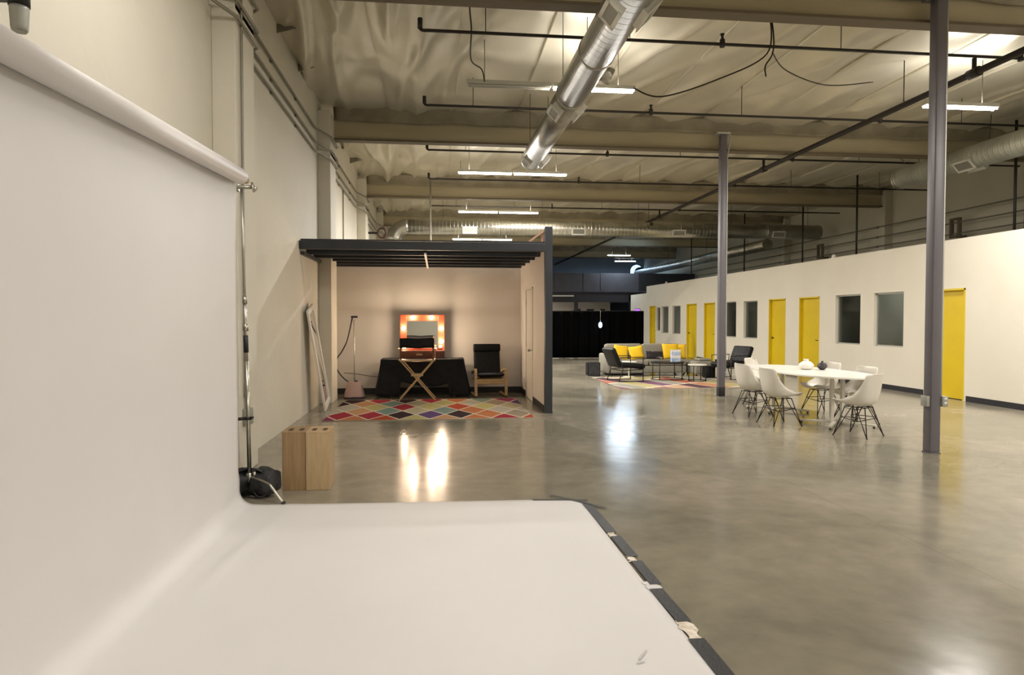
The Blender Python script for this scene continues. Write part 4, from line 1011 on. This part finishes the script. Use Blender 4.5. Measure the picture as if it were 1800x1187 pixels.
MB().rbox(-.17, .17, -.16, .16, .0, .36, .012, 2).build('cabinet', 'leather', r)
MB().box(-.15, .15, -.166, -.16, .02, .34).build('grille', 'nylon', r)
r = thing('side_table', 'low round white topped side table behind the left armchair', 'side table', (5.02, 17.2, 0.012))
MB().tube([(0, 0, .385), (0, 0, .405)], .21, 28).build('table_top', 'table_white', r)
MB().tube([(0, 0, .01), (0, 0, .385)], .018, 10).build('post', 'table_leg', r); MB().tube([(0, 0, 0), (0, 0, .012)], .15, 24).build('base', 'table_leg', r)

# ------------------------------------------------------------------ far end
def folds(u, v):
    x = 1.9 + 6.15 * u; return (x, 25.6 + .045 * math.sin(x * 14) + .02 * math.sin(x * 31), .03 + 1.79 * v)
r = thing('black_curtain', 'long floor length black curtain screening the far end', 'curtain', (0, 0, 0))
o = MB().grid(folds, 260, 3).build('drape', 'curtain', r); s = o.modifiers.new('s', 'SOLIDIFY'); s.thickness = .01
MB().tube([(1.9, 25.6, 1.83), (8.05, 25.6, 1.83)], .018, 8).build('rail', 'dark_metal', r)
for x in (1.9, 4.9, 8.05): m = MB().tube([(x, 25.68, 0), (x, 25.68, 1.83)], .018, 8); m.box(x - .2, x + .2, 25.6, 25.76, 0, .01); m.build('support_post', 'dark_metal', r)
r = thing('glowing_lantern', 'tiny pale blue glowing lantern hanging before the black curtain', 'lamp', (6.25, 25.3, 0))
MB().sphere((0, 0, 1.30), .07, 14, 1.6).build('glass', 'blue_glow', r)
MB().tube([(0, 0, 1.40), (0, 0, 1.86), (0, .3, 1.86)], .006, 6).build('cord', 'alu', r)
# mezzanine with white offices beneath
mz = thing('mezzanine', 'dark panelled mezzanine spanning the far end of the warehouse', 'mezzanine', (0, 33.6, 0), 0, None, 'structure'); mz.name = 'trim_6'
m = MB().box(LX + .02, 10.3, 0, .12, 2.95, 3.86).build('panel', 'mezz', mz)
MB().box(10.3, 13.3, 0, .12, 2.95, 3.86).build('panel', 'mezz_dark', mz)
MB().box(LX + .02, 13.3, -.03, 0, 2.90, 2.95).build('ledge', 'mezz', mz)
MB().box(LX + .02, 9.8, -.0, .14, 2.38, 2.90).build('fascia', 'mezz_dark', mz)
MB().box(LX + .02, 13.3, .14, 9.2, 2.75, 2.90).build('deck', 'mezz_dark', mz)
for x in (7.05, 9.95): MB().box(x - .09, x + .09, .0, .18, 0, 2.38).build('post', 'mezz_dark', mz)
m = MB()
for x in (2.2, 5.9, 7.4, 8.3): m.box(x - .01, x + .01, -.012, 0, 2.95, 3.86)
m.build('panel_joint', 'mezz_dark', mz)
r = thing('wall_batten', 'short pale strip fixture on the face of the far mezzanine', 'strip', (5.75, 33.5, 2.66))
MB().box(0, 1.15, 0, .09, 0, .07).build('body', 'housing', r)
m = MB().box(LX + .02, 9.7, 37.0, 37.15, 0, 2.74); struct('wall_under_mezzanine', m, 'partition', 'pale wall under the far mezzanine', 'wall')
for i, (x0, x1) in enumerate(((7.6, 8.0), (8.35, 8.75), (9.1, 9.4))):
    r = thing('window_%d' % (8 + i), 'small dark window in the wall under the mezzanine, %s' % ('left', 'middle', 'right')[i], 'window', ((x0 + x1) / 2, 36.98, 1.0), 0, None, 'structure'); h = (x1 - x0) / 2
    MB().box(-h, h, -.01, .01, 0, 1.08).build('window_frame', 'mezz_dark', r); MB().box(-h + .03, h - .03, -.014, -.01, .03, 1.05).build('window_pane', 'mezz', r)
area('mezz_light', (5, 35.2, 2.7), 1.2, .2, 14, TUBE_COL)
# purple lit pane and end of the lower office wall
r = thing('window_11', 'tiny purple lit window at the far end of the offices', 'window', (RX + .02, 32.2, 1.0), 0, None, 'structure')
MB().box(-.02, .0, -.42, .42, 0, 1.05).build('window_frame', 'alu', r); MB().box(-.026, -.02, -.38, .38, .04, 1.0).build('window_pane', 'purple_glow', r)
# far skylight, arch added in place of a reflected glow, and fan at the end wall
tag(MB().box(8.0, 9.9, 29.0, 29.9, CEIL - .24, CEIL - .20).build('skylight', 'far_glow'), 'bluish skylight panel in the roof far away', 'skylight')
r = thing('window_12', 'bright arch standing in for a reflected glow on the far wall, a fan before it', 'window', (13.02, Y1 - .02, 4.3), 0, None, 'structure')
MB().prism([(-.43, 0), (.43, 0), (.43, .35)] + arc(0, .35, .43, 0, PI, 10)[1:], 0, .01, Matrix.Rotation(PI / 2, 4, 'X')).build('window_pane', 'far_glow', r)
f = MB()
f.tube([(-.44, -.02, 0), (-.44, -.02, .35)] + [(a_, -.02, b_) for a_, b_ in arc(0, .35, .44, PI, 0, 12)[1:]] + [(.44, -.02, 0)], .03, 6)
f.build('window_frame', 'mezz_dark', r)
r = thing('drum_fan', 'dark round drum fan silhouetted high at the far end', 'fan', (12.62, 41.0, 2.9))
MB().tube([(0, -.12, 1.58), (0, .12, 1.58)], .28, 24).build('drum', 'dark_metal', r)
MB().tube([(0, 0, 0), (0, 0, 1.32)], .05, 10).build('post', 'dark_metal', r); MB().box(-.4, .4, -.3, .3, 0, .06).build('base', 'dark_metal', r)
area('far_blue_light', (11.0, 39.5, 5.0), 2.0, .8, 38, (.45, .68, 1))
